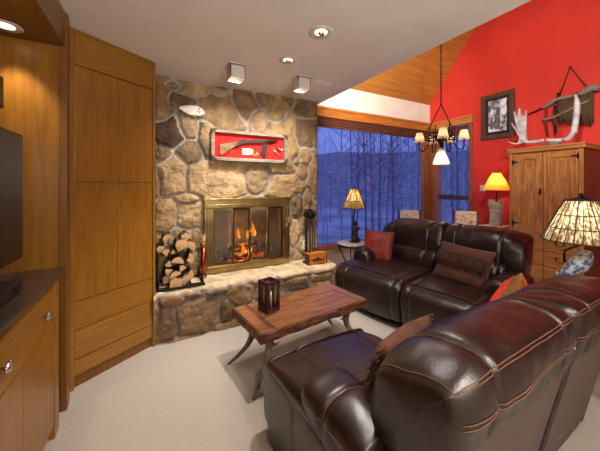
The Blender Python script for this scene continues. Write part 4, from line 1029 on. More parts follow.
# ------------------------------------------------------------------ end table and trout lamp at the right
E = Vector((2.952, .886)); EZ = .62
et = thing('end_table', 'square dark wood end table in the corner between the two sofas', 'end table', (E.x, E.y, 0), .1)
MB().span((-.24, -.24, EZ - .03), (.24, .24, EZ), .006).build('top', m_chairwood, et)
for sx_ in (-1, 1):
    for sy_ in (-1, 1): MB().span((sx_ * .2 - .02, sy_ * .2 - .02, 0), (sx_ * .2 + .02, sy_ * .2 + .02, EZ - .03), .003).build('leg', m_chairwood, et)
MB().span((-.2, -.2, EZ - .1), (.2, .2, EZ - .03)).build('apron', m_chairwood, et)
tl = thing('trout_lamp', 'large table lamp with pale reed shade and blue grey fish base at right', 'table lamp', (E.x, E.y, EZ + .001), -.5)
MB().lathe([(.10, 0), (.105, .015), (.085, .035), (.04, .05)], n=24).build('base', m_bear, tl)
mb = MB(); P_ = catmull([(.13, .02, .08), (.07, -.01, .13), (.0, -.02, .185), (-.06, -.01, .235), (-.10, .0, .30)], 4, False)
P_ = [(-.15, 0, .19), (-.11, -.005, .215), (-.06, -.01, .25), (-.01, -.01, .29), (.03, 0, .325), (.06, 0, .348), (.08, 0, .356)]
P_ = catmull(P_, 3, False); R_ = [  .012 + .05 * math.sin(PI * min(1, (k / (len(P_) - 1)) * .93 + .05)) for k in range(len(P_))]
R_[-1] = .014; mb.tube(P_, R_, 14)
mb.build('trout_body', m_fishblue, tl)
MB().prism([(-.13, .20), (-.21, .22), (-.185, .165), (-.20, .12), (-.14, .17)], 'y', -.01, .004).build('tail_fin', m_fishblue, tl)
MB().prism([(-.08, .27), (-.04, .345), (-.01, .335), (-.02, .29)], 'y', -.006, .004).prism([(.0, .25), (.05, .22), (.04, .28)], 'y', -.012, -.002).build('fin', m_fishblue, tl)
MB().tube([(-.02, .03, .04), (-.04, .03, .2), (-.10, .03, .30), (-.10, .03, .37), (-.03, .01, .41), (0, 0, .42), (0, 0, .78)], .009, 8).build('post', m_iron, tl)
Z0, Z1 = .455, .77
sh = MB().lathe([(.232, Z0), (.228, Z0 + .012), (.194, Z0 + .09), (.155, Z0 + .175), (.119, Z0 + .25), (.088, Z1)], n=36, cap=False).build('lamp_shade', m_twig, tl)
mb = MB(); prof = [(.233, Z0), (.195, Z0 + .09), (.156, Z0 + .175), (.120, Z0 + .25), (.089, Z1)]
for k in range(30):
    q = 2 * PI * k / 30; j = .018 * math.sin(k * 3.7)
    mb.tube([((r_ + .004) * math.cos(q + j * i * (1 if k % 2 else -1)), (r_ + .004) * math.sin(q + j * i * (1 if k % 2 else -1)), z_) for i, (r_, z_) in enumerate(prof)], .0026 + .0014 * (k % 3 == 0), 5)
for r_, z_, t_ in ((.237, Z0, .006), (.194, Z0 + .098, .004), (.146, Z0 + .20, .004), (.091, Z1, .007)):
    mb.tube([(r_ * math.cos(t), r_ * math.sin(t), z_) for t in [2 * PI * k / 36 for k in range(36)]], t_, 6, closed=True)
mb.build('reed_binding', m_twigdk, sh)
for sy_ in (-1, 1): MB().ball((.062, .034 * sy_, .358), .008, 8).build('eye', m_black, tl)
MB().tube([(.035, -.052, .30), (.022, -.055, .335), (.026, -.046, .368)], .005, 6).tube([(.098, -.01, .35), (.075, -.03, .338), (.06, -.034, .33)], .004, 6).build('gill', m_twigdk, tl)
MB().ball((0, 0, Z0 + .14), .032, 12).build('bulb', m_bulb, tl)
MB().tube([(-.094, 0, Z1), (.094, 0, Z1)], .004, 5).tube([(0, -.094, Z1), (0, .094, Z1)], .004, 5).lathe([(.05, Z1 - .005), (.055, Z1 + .012), (.02, Z1 + .02), (.012, Z1 + .05), (0, Z1 + .055)], n=16).build('finial', m_iron, tl)

# ------------------------------------------------------------------ armoire
XA = 5.2; ya, yb = .466 * XA, .2945 * XA; AH = 2.10
ar = thing('armoire', 'tall knotty pine armoire with two doors against the red wall', 'armoire', (XA, ya, 0), -PI / 2)   # local x runs towards the camera, -y... out of the room side
AW = ya - yb; AD = XE - XA - .02
# local frame after -90 deg turn: +x -> -Y, +y -> +X
MB().span((0, .012, .08), (AW - .012, AD, AH - .06)).build('carcass', m_pine, ar)
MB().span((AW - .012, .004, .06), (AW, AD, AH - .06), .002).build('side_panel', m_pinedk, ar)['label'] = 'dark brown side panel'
MB().span((-.022, -.035, AH - .03), (AW + .022, AD, AH), .006).span((-.02, -.028, AH - .075), (AW + .02, AD - .002, AH - .03), .008).build('cornice', m_pineh, ar)
MB().span((-.01, -.015, 0), (AW + .01, AD, .09), .004).build('plinth', m_pineh, ar)
MB().span((0, -.004, .08), (.05, .02, AH - .07), .003).span((AW - .05, -.004, .08), (AW, .02, AH - .07), .003).build('face_stile', m_pine, ar)
DZ0, DZ1 = .79, AH - .10
def door(xa_, xb_, hinge):
    mb = MB(); f = .085
    mb.span((xa_, -.012, DZ0), (xa_ + f, .014, DZ1), .003).span((xb_ - f, -.012, DZ0), (xb_, .014, DZ1), .003)
    d = mb.build('door', m_pine, ar)
    for zz in (DZ0, DZ1 - f): MB().span((xa_ + f, -.011, zz), (xb_ - f, .013, zz + f), .003).build('door_rail', m_pineh, d)
    MB().span((xa_ + f - .004, .004, DZ0 + f - .004), (xb_ - f + .004, .012, DZ1 - f + .004)).span((xa_ + f + .03, -.005, DZ0 + f + .03), (xb_ - f - .03, .008, DZ1 - f - .03), .008).build('door_panel', m_pine, d)
    hx = xa_ if hinge < 0 else xb_
    for z in (DZ0 + .12, DZ1 - .12) if hinge < 0 else (DZ0 + .12, DZ1 - .08):
        o = -hinge
        MB().span((hx - .012, -.018, z - .035), (hx + .012, -.010, z + .035), .002).prism([(hx, z - .012), (hx + o * .07, z - .008), (hx + o * .095, z), (hx + o * .07, z + .008), (hx, z + .012)], 'y', -.018, -.012) \
            .tube([(hx, -.02, z - .04), (hx, -.02, z + .04)], .007, 8).build('strap_hinge', m_iron, d)
    return d
d1 = door(.055, AW / 2 - .006, -1); d2 = door(AW / 2 + .006, AW - .055, 1)
zc = (DZ0 + DZ1) / 2 + .02
MB().span((AW / 2 - .045, -.018, zc - .05), (AW / 2 - .02, -.011, zc + .05), .002).tube([(AW / 2 - .032, -.014, zc - .03), (AW / 2 - .032, -.04, zc - .02), (AW / 2 - .032, -.04, zc + .03), (AW / 2 - .032, -.014, zc + .035)], .005, 6).build('door_latch', m_iron, d1)
MB().span((.05, -.008, .755), (AW - .05, .016, .79), .004).build('mid_rail', m_pineh, ar)
for r_ in range(3):
    z1_ = .748 - r_ * .222; z0_ = z1_ - .212
    for (xa_, xb_) in ((.055, AW / 2 - .006), (AW / 2 + .006, AW - .055)):
        d = MB().span((xa_, -.012, z0_), (xb_, .014, z1_), .004).build('drawer', m_pineh, ar)
        xm_ = (xa_ + xb_) / 2; zm = (z0_ + z1_) / 2 + .02
        MB().span((xm_ - .055, -.018, zm - .012), (xm_ - .035, -.011, zm + .02), .002).span((xm_ + .035, -.018, zm - .012), (xm_ + .055, -.011, zm + .02), .002) \
            .tube([(xm_ - .045, -.018, zm), (xm_ - .04, -.035, zm - .025), (xm_, -.038, zm - .038), (xm_ + .04, -.035, zm - .025), (xm_ + .045, -.018, zm)], .005, 6).build('drawer_pull', m_iron, d)
# moose antlers on the armoire
def ap(zx, zy, X=5.42): p = on_x(500 + zx / 4.51, 55 + zy / 4.51, X); return p
an0 = Vector((5.42, ap(240, 385).y, AH))
an = thing('moose_antlers', 'pale moose antlers with broad palm lying on top of the pine armoire', 'antlers', an0)
def q3(zx, zy, dx=0.0): p = ap(zx, zy); return Vector((dx, p.y - an0.y, p.z - an0.z))
def lift(pts, lo): return [Vector((p.x, p.y, max(p.z, lo))) for p in pts]
mb = MB().tube(catmull(lift([q3(200, 385), q3(160, 392, -.02), q3(120, 393, -.03), q3(100, 380, -.02)], .022), 4, False), [.028] * 6 + [.024] * 4 + [.026] * 3, 10)
mb.tube(lift([q3(110, 392), q3(75, 402, -.03), q3(40, 392, -.06)], .012), [.018, .013, .004], 8)
poly = [(84, 398), (92, 372), (62, 318), (58, 308), (70, 322), (84, 340), (72, 262), (76, 256), (86, 292), (94, 250), (100, 240), (104, 290), (112, 272), (118, 276), (116, 300), (126, 250), (128, 260), (124, 320), (122, 370), (130, 398)]
PP = [q3(*p) for p in poly]
n = len(PP); vs = [tuple(p + Vector((-.014 - .05 * (p.z / .5), 0, max(0, .0)))) for p in PP] + [tuple(p + Vector((.014 - .05 * (p.z / .5), 0, 0))) for p in PP]
vs = [(x, y, max(z, .012)) for x, y, z in vs]
pm = bmesh.new()
mb.add(vs, [tuple(range(n))[::-1], tuple(range(n, 2 * n))] + [(i, (i + 1) % n, n + (i + 1) % n, n + i) for i in range(n)], False)
mb.build('left_palm', m_whiteantler, an)
bp = catmull(lift([q3(210, 385), q3(260, 385, .02), q3(300, 380, .02), q3(330, 350, .0), q3(345, 300, -.03), q3(354, 240, -.05), q3(352, 205, -.05), q3(347, 180, -.05)], .025), 4, False)
m_ = len(bp); mb = MB().tube(bp, [.028 + .008 * math.sin(k / m_ * 3) if k < m_ * .75 else .030 * (m_ - k) / (m_ * .25) + .005 for k in range(m_)], 10)
mb.tube([q3(322, 355), q3(345, 350, -.02), q3(358, 340, -.04)], [.02, .012, .003], 8).tube(lift([q3(285, 384), q3(310, 388, -.06), q3(325, 380, -.1)], .014), [.02, .012, .004], 8)
mb.build('right_beam', m_whiteantler, an)
mb = MB().ball((0, 0, .042), .042, 12, (1.1, 1.8, 1)).ball((-.02, q3(270, 380).y * .5, .03), .03, 10, (1, 1.4, 1)); mb.build('skull_plate', m_antler, an)

# ------------------------------------------------------------------ wall hanging of lances and fringe
def wp(zx, zy, d=.05): p = on_x(500 + zx / 4.51, 55 + zy / 4.51, XE - d); return p
w0 = wp(316, 56, .0); w0.x = XE
wh = thing('lance_wall_hanging', 'hide wrapped lance bundle with buckskin fringe hanging by a cord on the red wall', 'wall hanging', w0)
def r3(zx, zy, d=.05): return wp(zx, zy, d) - w0
MB().tube([r3(268, 182), r3(316, 54, .015), r3(396, 148)], .010, 6).ball(r3(316, 56, .012), .02, 8).build('hanging_cord', m_darkhide, wh)
MB().tube(catmull([r3(128, 266), r3(190, 240), r3(250, 205), r3(330, 178), r3(400, 155), r3(455, 140)], 3, False), .012, 8).build('lance_shaft', m_bronze, wh)
MB().tube(catmull([r3(188, 240), r3(215, 226), r3(245, 205), r3(300, 190), r3(350, 180)], 3, False), [.006, .02, .03, .035, .04, .04, .036, .034, .032, .03, .028, .026, .024], 10).build('wrapped_bundle', m_lacing, wh)
MB().tube(catmull([r3(352, 178, .06), r3(385, 165, .06), r3(410, 150, .06), r3(452, 146, .06)], 3, False), [.03, .036, .05, .044, .05, .058, .05, .056, .05, .045], 10).build('hide_roll', m_lacing, wh)
MB().tube(catmull([r3(188, 292, .07), r3(230, 285, .07), r3(290, 258, .07), r3(350, 228, .07), r3(400, 205, .07)], 3, False), [.008] + [.018] * 11 + [.012], 8).build('lower_lance', m_lacing, wh)
MB().prism([(r3(262, 205).y, r3(262, 205).z), (r3(420, 165).y, r3(420, 165).z), (r3(420, 235).y, r3(420, 240).z), (r3(262, 262).y, r3(262, 262).z)], 'x', -.045, -.03).build('hide_panel', m_fringetan, wh)
mb = MB()
for k in range(44):
    u = k / 43; zx = 262 + 158 * u; zt = 215 - 45 * u; zb = (315 + 8 * math.sin(k * 1.9)) if zx < 395 else 316 + 10 * math.sin(k)
    if 340 < zx < 362: zb -= 30
    mb.tube([r3(zx, zt, .055), r3(zx + 1.5 * math.sin(k), (zt + zb) / 2, .06), r3(zx + 3 * math.sin(k * 2.1), zb, .05)], [.011, .011, .005], 5)
f = mb.build('fringe', m_fringetan, wh); f['kind'] = 'stuff'
for (zx, zt, zb) in ((208, 235, 362), (214, 250, 372), (246, 225, 365), (252, 230, 350)):
    MB().tube([r3(zx, zt, .05), r3(zx - 4, (zt + zb) / 2, .055), r3(zx + 3, zb, .03)], [.012, .016, .008], 6).build('cloth_strip', m_redcloth if zx < 230 else m_darkhide, wh)
MB().tube([r3(262, 170, .06), r3(262, 300, .06)], [.016, .012], 8).build('wrapped_post', m_darkhide, wh)

# ------------------------------------------------------------------ framed photograph
c0 = on_x(482, 141, XE); c1 = on_x(515.3, 89.5, XE)
PW, PH = c0.y - c1.y, .87; pz = 2.405
pf = thing('framed_photograph', 'black and white photograph in a carved brown frame on the red wall', 'picture', (XE - .002, c0.y, pz), -PI / 2)
mb = MB(); f = .085
mb.span((0, -.04, 0), (f, 0, PH), .008).span((PW - f, -.04, 0), (PW, 0, PH), .008).span((f, -.04, 0), (PW - f, 0, f), .008).span((f, -.04, PH - f), (PW - f, 0, PH), .008)
mb.build('frame', m_frame, pf)
MB().span((f - .006, -.015, f - .006), (PW - f + .006, -.002, PH - f + .006)).build('mat_board', m_mat, pf)
f2 = f + .045
ph_ = MB().span((f2, -.018, f2 + .01), (PW - f2, -.014, PH - f2)).build('print', m_photo, pf)
MB().prism([(.25, .18), (.33, .17), (.345, .33), (.33, .45), (.35, .52), (.33, .6), (.28, .6), (.27, .53), (.245, .45), (.235, .3)], 'y', -.0205, -.0181).prism([(.16, .2), (.21, .19), (.215, .36), (.195, .46), (.165, .36)], 'y', -.0205, -.0181).build('print_figure', m_photodk, ph_)
# switch plate
p = on_x(483, 188, XE); sw = thing('switch_plate', 'ivory light switch plate on the red wall beside the orange lamp', 'switch', (XE, p.y, p.z), -PI / 2)
MB().span((-.055, -.008, -.06), (.055, 0, .06), .003).build('plate', m_switch, sw)
MB().span((-.03, -.014, -.02), (-.012, -.007, .02), .002).span((.012, -.014, -.02), (.03, -.007, .02), .002).build('toggle', m_whitemetal, sw)

# ------------------------------------------------------------------ console table and orange lamp by the red wall
K = on_x(496.5, 226, 5.50); KZ = K.z - .0
kt = thing('console_table', 'narrow side table under the orange lamp against the red wall', 'table', (5.53, K.y + .02, 0))
MB().span((-.22, -.17, KZ - .03), (.24, .21, KZ), .005).build('top', m_cloth, kt)
for sx_ in (-.17, .19):
    for sy_ in (-.13, .17): MB().span((sx_ - .02, sy_ - .02, 0), (sx_ + .02, sy_ + .02, KZ - .03), .003).build('leg', m_chairwood, kt)
MB().span((-.19, -.15, KZ - .11), (.21, .19, KZ - .03)).build('apron', m_chairwood, kt)
ol = thing('driftwood_lamp', 'table lamp with glowing orange shade and grey wood slab base', 'table lamp', (5.50, K.y, KZ + .001), -PI / 2 + .45)
mb = MB().prism([(-.10, 0), (.075, 0), (.085, .2), (.11, .44), (.085, .475), (.03, .465), (.0, .43), (-.05, .475), (-.115, .47), (-.125, .43), (-.10, .25)], 'y', -.05, .05)
mb.v = [(x + .006 * math.sin(z * 40 + y * 30), y + .012 * math.sin(z * 17 + x * 20), z) for x, y, z in mb.v]; mb.build('slab_base', m_greywood, ol)
MB().tube([(0, 0, .42), (0, 0, .78)], .010, 8).lathe([(.022, .44), (.022, .47), (.012, .48)], n=12).build('post', m_bronze, ol)
s0_, s1_ = .645, .955
sh = MB().lathe([(.205, s0_), (.20, s0_ + .015), (.165, s0_ + .10), (.125, s0_ + .19), (.07, s1_ - .02), (.062, s1_)], n=28, cap=False).build('lamp_shade', m_parch, ol)
mb = MB()
for k in range(9): mb.tube([(.062 + .1 * k / 9 * .9, -.02 + .01 * (k % 2), s1_ - .3 * k / 9 * .7)] * 1 + [(.07 + .1 * k / 9, -.03, s1_ - .01 - .22 * k / 9)], .004, 5)
mb.build('lacing', m_twigdk, sh)
MB().ball((0, 0, .76), .03, 12).build('bulb', m_bulb, ol)
MB().tube([(-.062, 0, s1_ - .01), (.062, 0, s1_ - .01)], .003, 5).tube([(0, 0, .7), (0, 0, s1_ + .01)], .004, 5).ball((0, 0, s1_ + .012), .01, 8).build('finial', m_bronze, ol)

# ------------------------------------------------------------------ dining chairs behind the loveseat
def chair(px, label, Y, wpx, rz):
    p = on_y(px, 214, Y)
    t = thing('dining_chair', label, 'chair', (p.x, p.y, 0), rz, 'dining chairs behind the loveseat')
    for s_ in (-1, 1):
        MB().tube([(s_ * .20, 0, 0), (s_ * .20, 0, .45), (s_ * .205, .03, .75), (s_ * .21, .06, .985)], [.02, .022, .02, .017], 8).build('back_leg', m_chairwood, t)
        MB().span((s_ * .2 - .02, -.42, 0), (s_ * .2 + .02, -.38, .42), .004).build('leg', m_chairwood, t)
    MB().span((-.22, -.43, .40), (.22, .02, .44), .004).build('seat_frame', m_chairwood, t)
    MB().span((-.225, -.44, .44), (.225, .0, .50), .02).build('seat_cushion', m_floral, t)
    b = MB().box((0, .04, .815), (.37, .05, .36), .018); b.v = [(x, y + (z - .85) * .1 - .0, z) for x, y, z in b.v]; b.build('back_pad', m_floral, t)
    mb = MB()
    for s_ in (-1, 1): mb.ball((s_ * .212, .062, 1.0), .022, 10)
    mb.tube([(-.21, .045, .66), (.21, .045, .66)], .014, 8); mb.build('post_cap', m_chairwood, t)
    return t
chair(409.5, 'cream upholstered dining chair showing above the loveseat before the big window', 4.02, 16, -.85)
chair(465.5, 'cream floral dining chair showing above the loveseat before the red wall', 3.35, 19, -1.15)

# ------------------------------------------------------------------ chandelier
ch0 = on_x(441, 150, 4.2); CX, CY = ch0.x, ch0.y
cz = 2.15
cl_ = thing('chandelier', 'rustic iron chandelier with small cream shades hanging before the window corner', 'chandelier', (CX, CY, cz))
ztop = ZE + 1.25 * (YN - CY) - cz
mb = MB().tube([(0, 0, .68), (0, 0, ztop - .004)], .007, 6)
for k in range(int((ztop - .7) / .06)):
    z = .70 + k * .06; a = 0 if k % 2 else PI / 2
    mb.tube([(.012 * math.cos(t) * math.cos(a), .012 * math.cos(t) * math.sin(a), z + .03 * math.sin(t)) for t in [2 * PI * j / 10 for j in range(10)]], .004, 4, closed=True)
mb.build('chain', m_bronze, cl_)
rr, rl = math.cos(TH), -math.sin(TH)
mb = MB()
for s_ in (-1, 1): mb.tube([(0, 0, .68), (s_ * .10 * rr, s_ * .10 * rl, .48), (s_ * .185 * rr, s_ * .185 * rl, .30), (s_ * .17 * rr, s_ * .17 * rl, .16)], .010, 6)
mb.tube([(.19 * math.cos(t), .19 * math.sin(t), .20) for t in [2 * PI * j / 28 for j in range(28)]], .014, 6, closed=True)
mb.tube([(.19 * math.cos(t), .19 * math.sin(t), .12) for t in [2 * PI * j / 28 for j in range(28)]], .012, 6, closed=True)
mb.tube([(0, 0, .30), (0, 0, -.02)], .022, 10).ball((0, 0, .1), .05, 10, (1, 1, 1.4))
for k in range(4):
    q = k * PI / 2 + .4; mb.tube([(0, 0, .14), (.19 * math.cos(q), .19 * math.sin(q), .16)], .010, 6)
for k in range(6):
    q = k * PI / 3 + .2; mb.tube([(.19 * math.cos(q), .19 * math.sin(q), .08), (.195 * math.cos(q), .195 * math.sin(q), .33)], [.014, .007], 6)
mb.build('ring_frame', m_bronze, cl_)
for k in range(5):
    q = -TH + k * 2 * PI / 5 + (.0)
    q = math.radians([-55, 125, -140, 60, 10][k])
    c, s_ = math.cos(q), math.sin(q); R_ = .325
    pts = [(.17, .10), (.22, -.02), (.28, -.07), (.32, -.03), (R_, .06)]
    a = MB().tube(catmull([(r_ * c, r_ * s_, z_) for r_, z_ in pts], 4, False), .010, 8).lathe([(.03, .06), (.034, .07), (.012, .075), (.012, .14)], (R_ * c, R_ * s_, 0), 12).build('arm', m_bronze, cl_)
    MB().lathe([(.082, .09), (.078, .11), (.056, .21), (.05, .24)], (R_ * c, R_ * s_, 0), 20, cap=False).build('candle_shade', m_linen, a)
    MB().ball((R_ * c, R_ * s_, .155), .022, 10).build('bulb', m_candlebulb, a)
    MB().tube([(R_ * c - .05, R_ * s_, .235), (R_ * c + .05, R_ * s_, .235)], .003, 4).build('shade_clip', m_bronze, a)
c_ = MB().lathe([(.135, -.29), (.13, -.28), (.09, -.17), (.045, -.05), (.034, -.03)], n=10, cap=False, smooth=False).build('cone_shade', m_linen, cl_)
mb = MB()
for k in range(10):
    q = 2 * PI * k / 10; mb.tube([(.136 * math.cos(q), .136 * math.sin(q), -.289), (.035 * math.cos(q), .035 * math.sin(q), -.03)], .003, 4)
mb.tube([(.136 * math.cos(t), .136 * math.sin(t), -.29) for t in [2 * PI * k / 20 for k in range(20)]], .004, 5, closed=True).build('shade_ribs', m_greywood, c_)
MB().ball((0, 0, -.17), .026, 10).build('bulb', m_bulb, cl_)
MB().tube([(0, 0, -.02), (0, 0, -.15)], .014, 8).build('socket', m_bronze, cl_)

# ------------------------------------------------------------------ ceiling fixtures
def cube_light(px, py, label):
    p = on_y(px, py, 1.0); t_ = (ZC - HC) / ((186 - py) / FPX); r = ray(px)
    x, y = r.x * t_, r.y * t_
    t = thing('surface_downlight', label, 'ceiling light', (x, y, ZC), 0, 'white cube lights by the chimney')
    mb = MB(); s_ = .07
    mb.span((-s_, -s_, -.135), (-s_ + .006, s_, -.012)).span((s_ - .006, -s_, -.135), (s_, s_, -.012)).span((-s_, -s_, -.135), (s_, -s_ + .006, -.012)).span((-s_, s_ - .006, -.135), (s_, s_, -.012)).span((-s_, -s_, -.02), (s_, s_, -.012))
    mb.build('housing', m_whitemetal, t)
    MB().span((-.085, -.085, -.012), (.085, .085, -.001), .003).build('canopy', m_whitemetal, t)
    MB().lathe([(0, -.09), (.045, -.09), (.05, -.02)], n=20).build('lamp', m_lampglow, t)
    return x, y
L1 = cube_light(236, 66, 'white cube ceiling light nearer the corner cabinet')
L2 = cube_light(301.5, 78, 'white cube ceiling light nearer the window')
def down(px, py, label, r_=.075):
    t_ = (ZC - HC) / ((186 - py) / FPX); r = ray(px); x, y = r.x * t_, r.y * t_
    t = thing('recessed_downlight', label, 'ceiling light', (x, y, ZC), 0, 'recessed ceiling downlights')
    MB().lathe([(r_ * .55, -.002), (r_ * .8, -.010), (r_, -.008), (r_ * 1.04, -.001)], n=28, cap=False).build('trim_ring', m_whitemetal, t)
    MB().lathe([(0, -.003), (r_ * .56, -.003), (r_ * .56, -.001)], n=24).build('lens', m_lampglow, t)
    MB().tube([(-.02, .0, -.004), (.02, -.006, -.02)], .018, 8).build('gimbal', m_chrome, t)
    return x, y
L3 = down(288, 60, 'round recessed eyeball downlight between the two cube lights')
L4 = down(321, 32, 'round recessed eyeball downlight highest in the view', .085)
t_ = (ZC - HC) / ((186 - 83) / FPX); r = ray(321)
vt = thing('ceiling_vent', 'small pale ceiling vent near the edge of the white ceiling', 'vent', (r.x * t_, r.y * t_, ZC), .1)
MB().span((-.13, -.06, -.008), (.13, .06, -.001), .003).build('frame', m_ceiling, vt)
mb = MB()
for k in range(7): mb.span((-.11, -.045 + .014 * k, -.012), (.11, -.039 + .014 * k, -.007))
mb.build('louvre', m_ceiling, vt)
# ------------------------------------------------------------------ the dusk hillside outside
def gz(x, y):
    d = math.hypot(x, y)
    g = -1.3 - 3.2 * min(1, max(0, (d - 8) / 20)) ** 1.2
    far = max(0, (d - 45) / 115); g += 23 * min(1.1, far) ** 1.25
    return g + .35 * mnoise.noise(Vector((x * .12, y * .12, 3))) + min(1, d / 120) * 2.2 * mnoise.noise(Vector((math.atan2(y, x) * 6, d * .012, 7)))
def terrain(name, r0, r1, nr, m, lab):
    mb = MB(); na = 90; vs = []
    for j in range(nr + 1):
        r = r0 * (r1 / r0) ** (j / nr)
        for i in range(na + 1):
            a = math.radians(-8 + 116 * i / na); x, y = r * math.cos(a), r * math.sin(a); vs.append((x, y, gz(x, y)))
    mb.add(vs, [(j * (na + 1) + i, j * (na + 1) + i + 1, (j + 1) * (na + 1) + i + 1, (j + 1) * (na + 1) + i) for j in range(nr) for i in range(na)], True)
    o = mb.build(name, m); o['kind'] = 'structure'; o['label'] = lab; return o
terrain('ground_slope', 7.6, 60, 30, m_snow, 'snowy slope below the window'); terrain('distant_hillside', 60, 175, 30, m_snowfar, 'dark forested hillside across the valley')
def tree_mesh(seed, H, r0, nb, m, spread=.5):
    rnd = random.Random(seed); mb = MB()
    def limb(p, d, L, r, lev):
        n = 6 if lev == 0 else 4; pts = [p]; rs = [r]
        for k in range(n):
            d = (d + Vector((rnd.uniform(-1, 1), rnd.uniform(-1, 1), rnd.uniform(-.3, .6))) * (.05 if lev == 0 else .22)).normalized()
            p = p + d * L / n; pts.append(p); rs.append(max(.004, r * (1 - .85 * (k + 1) / n)))
        mb.tube(pts, rs, 6 if lev == 0 else 4)
        if lev < 2:
            for b in range(nb if lev == 0 else 4):
                u = rnd.uniform(.25 if lev == 0 else .2, .98); i = min(n - 1, int(u * n)); q = pts[i].lerp(pts[i + 1], u * n - i)
                a = rnd.uniform(0, 2 * PI); nd = (d * .5 + Vector((math.cos(a), math.sin(a), rnd.uniform(-.1, .7))) * spread * 1.6).normalized()
                limb(q, nd, L * rnd.uniform(.16, .30) * (1 if lev == 0 else 1.5), rs[i] * .42, lev + 1)
    limb(Vector((0, 0, -.3)), Vector((0, 0, 1)), H, r0, 0)
    return mb
protos = []
for k in range(4): protos.append(tree_mesh(30 + k, 13 + k, .09, 20, None).build('aspen_tree', m_aspen))
for k in range(3): protos.append(tree_mesh(60 + k, 15 + k, .085, 24, None, .6).build('bare_tree', m_trunkdk))
rnd = random.Random(5); used = set(); n_ = 0
spots = []
for (px, Y) in ((352, 15), (357, 17), (366, 14.5), (372, 18), (379, 16), (387, 19), (393, 15), (403, 20), (411, 17), (419, 22)): spots.append((px, Y, 1))
for k in range(66): spots.append((rnd.uniform(312, 482), rnd.uniform(13, 46), 0 if rnd.random() < .68 else 1))
for (px, Y, dark) in spots:
    r = ray(px); x, y = r.x * Y / r.y * 1.0, Y
    if px > 432: y = Y * .55; x = r.x * y / r.y
    i = rnd.randrange(4) if not dark else 4 + rnd.randrange(3)
    o = protos[i] if i not in used else protos[i].copy()
    if i in used: C.objects.link(o)
    used.add(i)
    o.location = (x, y, gz(x, y)); o.rotation_euler = (0, 0, rnd.uniform(0, 6.28)); s = rnd.uniform(.75, 1.15); o.scale = (s, s, s * rnd.uniform(.9, 1.2))
    tag(o, 'dark bare tree among the dusk woods beyond the windows' if dark else 'pale bare aspen among the dusk woods beyond the windows', 'tree', 'dark bare trees outside' if dark else 'pale aspens outside')
for i, p in enumerate(protos):
    if i not in used: bpy.data.objects.remove(p)
big = tree_mesh(91, 12, .2, 26, None, 1.0).build('bare_tree', m_trunkdk)
r = ray(322); big.location = (r.x * 9 / r.y - 1.6, 9.6, gz(4, 9)); big.rotation_euler = (0, .06, 1.0)
tag(big, 'large near bare tree whose limbs reach across the top left of the window', 'tree')

# ------------------------------------------------------------------ sky
w = bpy.data.worlds.new('dusk sky'); scene.world = w; w.use_nodes = True; nt = w.node_tree
bg = nt.nodes['Background']; tc = nt.nodes.new('ShaderNodeTexCoord'); sx_ = nt.nodes.new('ShaderNodeSeparateXYZ'); rp = nt.nodes.new('ShaderNodeValToRGB')
el = rp.color_ramp.elements
el[0].position = 0.0; el[0].color = (*lin((112, 124, 200)), 1)
el[1].position = .6; el[1].color = (*lin((84, 98, 168)), 1)
e = el.new(.16); e.color = (*lin((104, 120, 200)), 1); e = el.new(.30); e.color = (*lin((94, 110, 184)), 1)
nz = nt.nodes.new('ShaderNodeTexNoise'); nz.inputs['Scale'].default_value = 3.5; nz.inputs['Detail'].default_value = 6
mp = nt.nodes.new('ShaderNodeMapping'); mp.inputs['Scale'].default_value = (1, 1, 4)
ad = nt.nodes.new('ShaderNodeMath'); ad.operation = 'MULTIPLY_ADD'; ad.inputs[1].default_value = .16; 
nt.links.new(tc.outputs['Generated'], sx_.inputs[0]); nt.links.new(tc.outputs['Generated'], mp.inputs[0]); nt.links.new(mp.outputs[0], nz.inputs['Vector'])
nt.links.new(nz.outputs['Fac'], ad.inputs[0]); nt.links.new(sx_.outputs['Z'], ad.inputs[2]); nt.links.new(ad.outputs[0], rp.inputs[0]); nt.links.new(rp.outputs[0], bg.inputs[0])
bg.inputs[1].default_value = 1.65

# ------------------------------------------------------------------ lamps
WARM = (1.0, .84, .66); SOFT = (1.0, .945, .87)
def spot(name, loc, aim, W, angle=70, blend=.6, r=.05, col=SOFT):
    l = bpy.data.lights.new(name, 'SPOT'); l.energy = W; l.color = col; l.spot_size = math.radians(angle); l.spot_blend = blend; l.shadow_soft_size = r
    o = bpy.data.objects.new(name, l); C.objects.link(o); o.location = loc
    o.rotation_euler = (Vector(aim) - Vector(loc)).to_track_quat('-Z', 'Y').to_euler(); return o
def area(name, loc, aim, W, size, col=SOFT, spread=180):
    l = bpy.data.lights.new(name, 'AREA'); l.energy = W; l.color = col; l.shape = 'DISK'; l.size = size; l.spread = math.radians(spread)
    o = bpy.data.objects.new(name, l); C.objects.link(o); o.location = loc
    o.rotation_euler = (Vector(aim) - Vector(loc)).to_track_quat('-Z', 'Y').to_euler(); return o
def point(name, loc, W, col=WARM, r=.03):
    l = bpy.data.lights.new(name, 'POINT'); l.energy = W; l.color = col; l.shadow_soft_size = r
    o = bpy.data.objects.new(name, l); C.objects.link(o); o.location = loc; return o
for (x, y) in (L1, L2): spot('cube_lamp', (x, y, ZC - .14), (x, 3.38, 1.35), 54, 120, .8, .05, SOFT)
spot('downlight_and_fill', (L3[0], L3[1], ZC - .03), (L3[0] - .1, 3.2, .5), 62, 80, .8, .05, SOFT)
spot('downlight_and_fill', (L4[0], L4[1], ZC - .03), (L4[0] - .2, L4[1] + .3, 0), 150, 100, .7, .05, SOFT)
spot('niche_lamp', (-.74, 2.24, 2.42), (-.76, 2.40, 1.2), 30, 75, .6, .03, WARM)
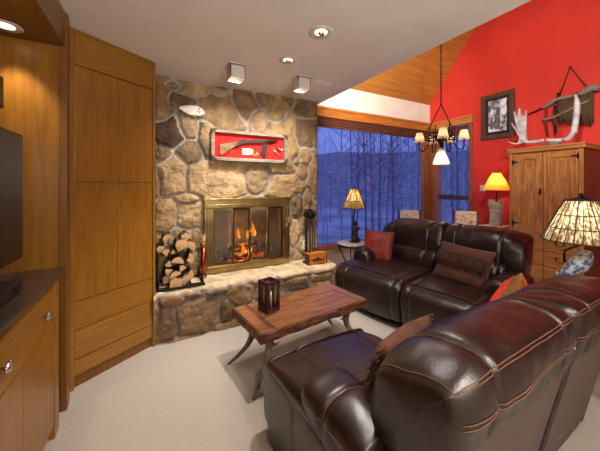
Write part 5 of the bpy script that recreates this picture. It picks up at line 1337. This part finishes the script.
# added unseen fill lamps under the low ceiling behind the camera
for (x, y, W) in ((.9, -.2, 20), (-.1, -.9, 14), (1.4, -1.1, 26)):
    area('downlight_and_fill', (x, y, ZC - .01), (x, y, 0), W, .16, SOFT, 150)
# track lamps on the upright face above the ceiling edge
spot('track_lamp', (2.35, .9, 3.6), (5.86, 2.2, 3.2), 380, 75, .9, .06, SOFT)
spot('track_lamp', (2.35, 1.9, 3.0), (4.6, 3.7, 4.4), 130, 90, 1, .06, SOFT)
spot('track_lamp', (2.35, 2.6, 3.2), (4.1, 4.4, 3.3), 320, 80, .8, .06, SOFT)
spot('track_lamp', (2.35, 1.7, 3.6), (3.0, 1.9, .5), 70, 75, .8, .06, SOFT)
spot('track_lamp', (2.4, -.6, 3.6), (5.3, 1.9, 1.2), 300, 60, .8, .06, SOFT)
spot('ceiling_fill_up', (.6, -1.2, 1.75), (.8, -.1, 2.66), 230, 150, 1.0, .12, SOFT)  # added unseen uplight to brighten the low ceiling; no fixture stands here
point('lamp_bulb', (LP[0], LP[1], LP[2] + SZ0 + .16), 2, WARM)
point('lamp_bulb', (E.x, E.y, EZ + .62), 13, WARM)
point('lamp_bulb', (5.50, K.y, KZ + .82), 8, (1, .74, .46))
point('chandelier_bulb', (CX, CY, cz - .24), 4, WARM, .03)
point('fire_glow', (1.10, 3.58, .80), 5, (1, .5, .18), .06)
point('fire_glow', (1.02, 3.47, .66), 3, (1, .45, .15), .04)

# ------------------------------------------------------------------ camera
cd_ = bpy.data.cameras.new('camera'); cam = bpy.data.objects.new('camera', cd_); C.objects.link(cam)
cam.location = (0, 0, HC); cam.rotation_euler = (PI / 2, 0, -TH)
cd_.sensor_fit = 'HORIZONTAL'; cd_.sensor_width = 36; cd_.lens = 36 * FPX / 600; cd_.shift_y = -39.5 / 600; cd_.clip_start = .05; cd_.clip_end = 400
scene.camera = cam
vs_ = scene.view_settings; vs_.view_transform = 'Standard'; vs_.look = 'None'; vs_.exposure = 0.0; vs_.gamma = 1.0
try: vs_.use_curve_mapping = False
except Exception: pass
scene.cycles.max_bounces = 8; scene.cycles.transparent_max_bounces = 12
scene.cycles.sample_clamp_indirect = 4.0
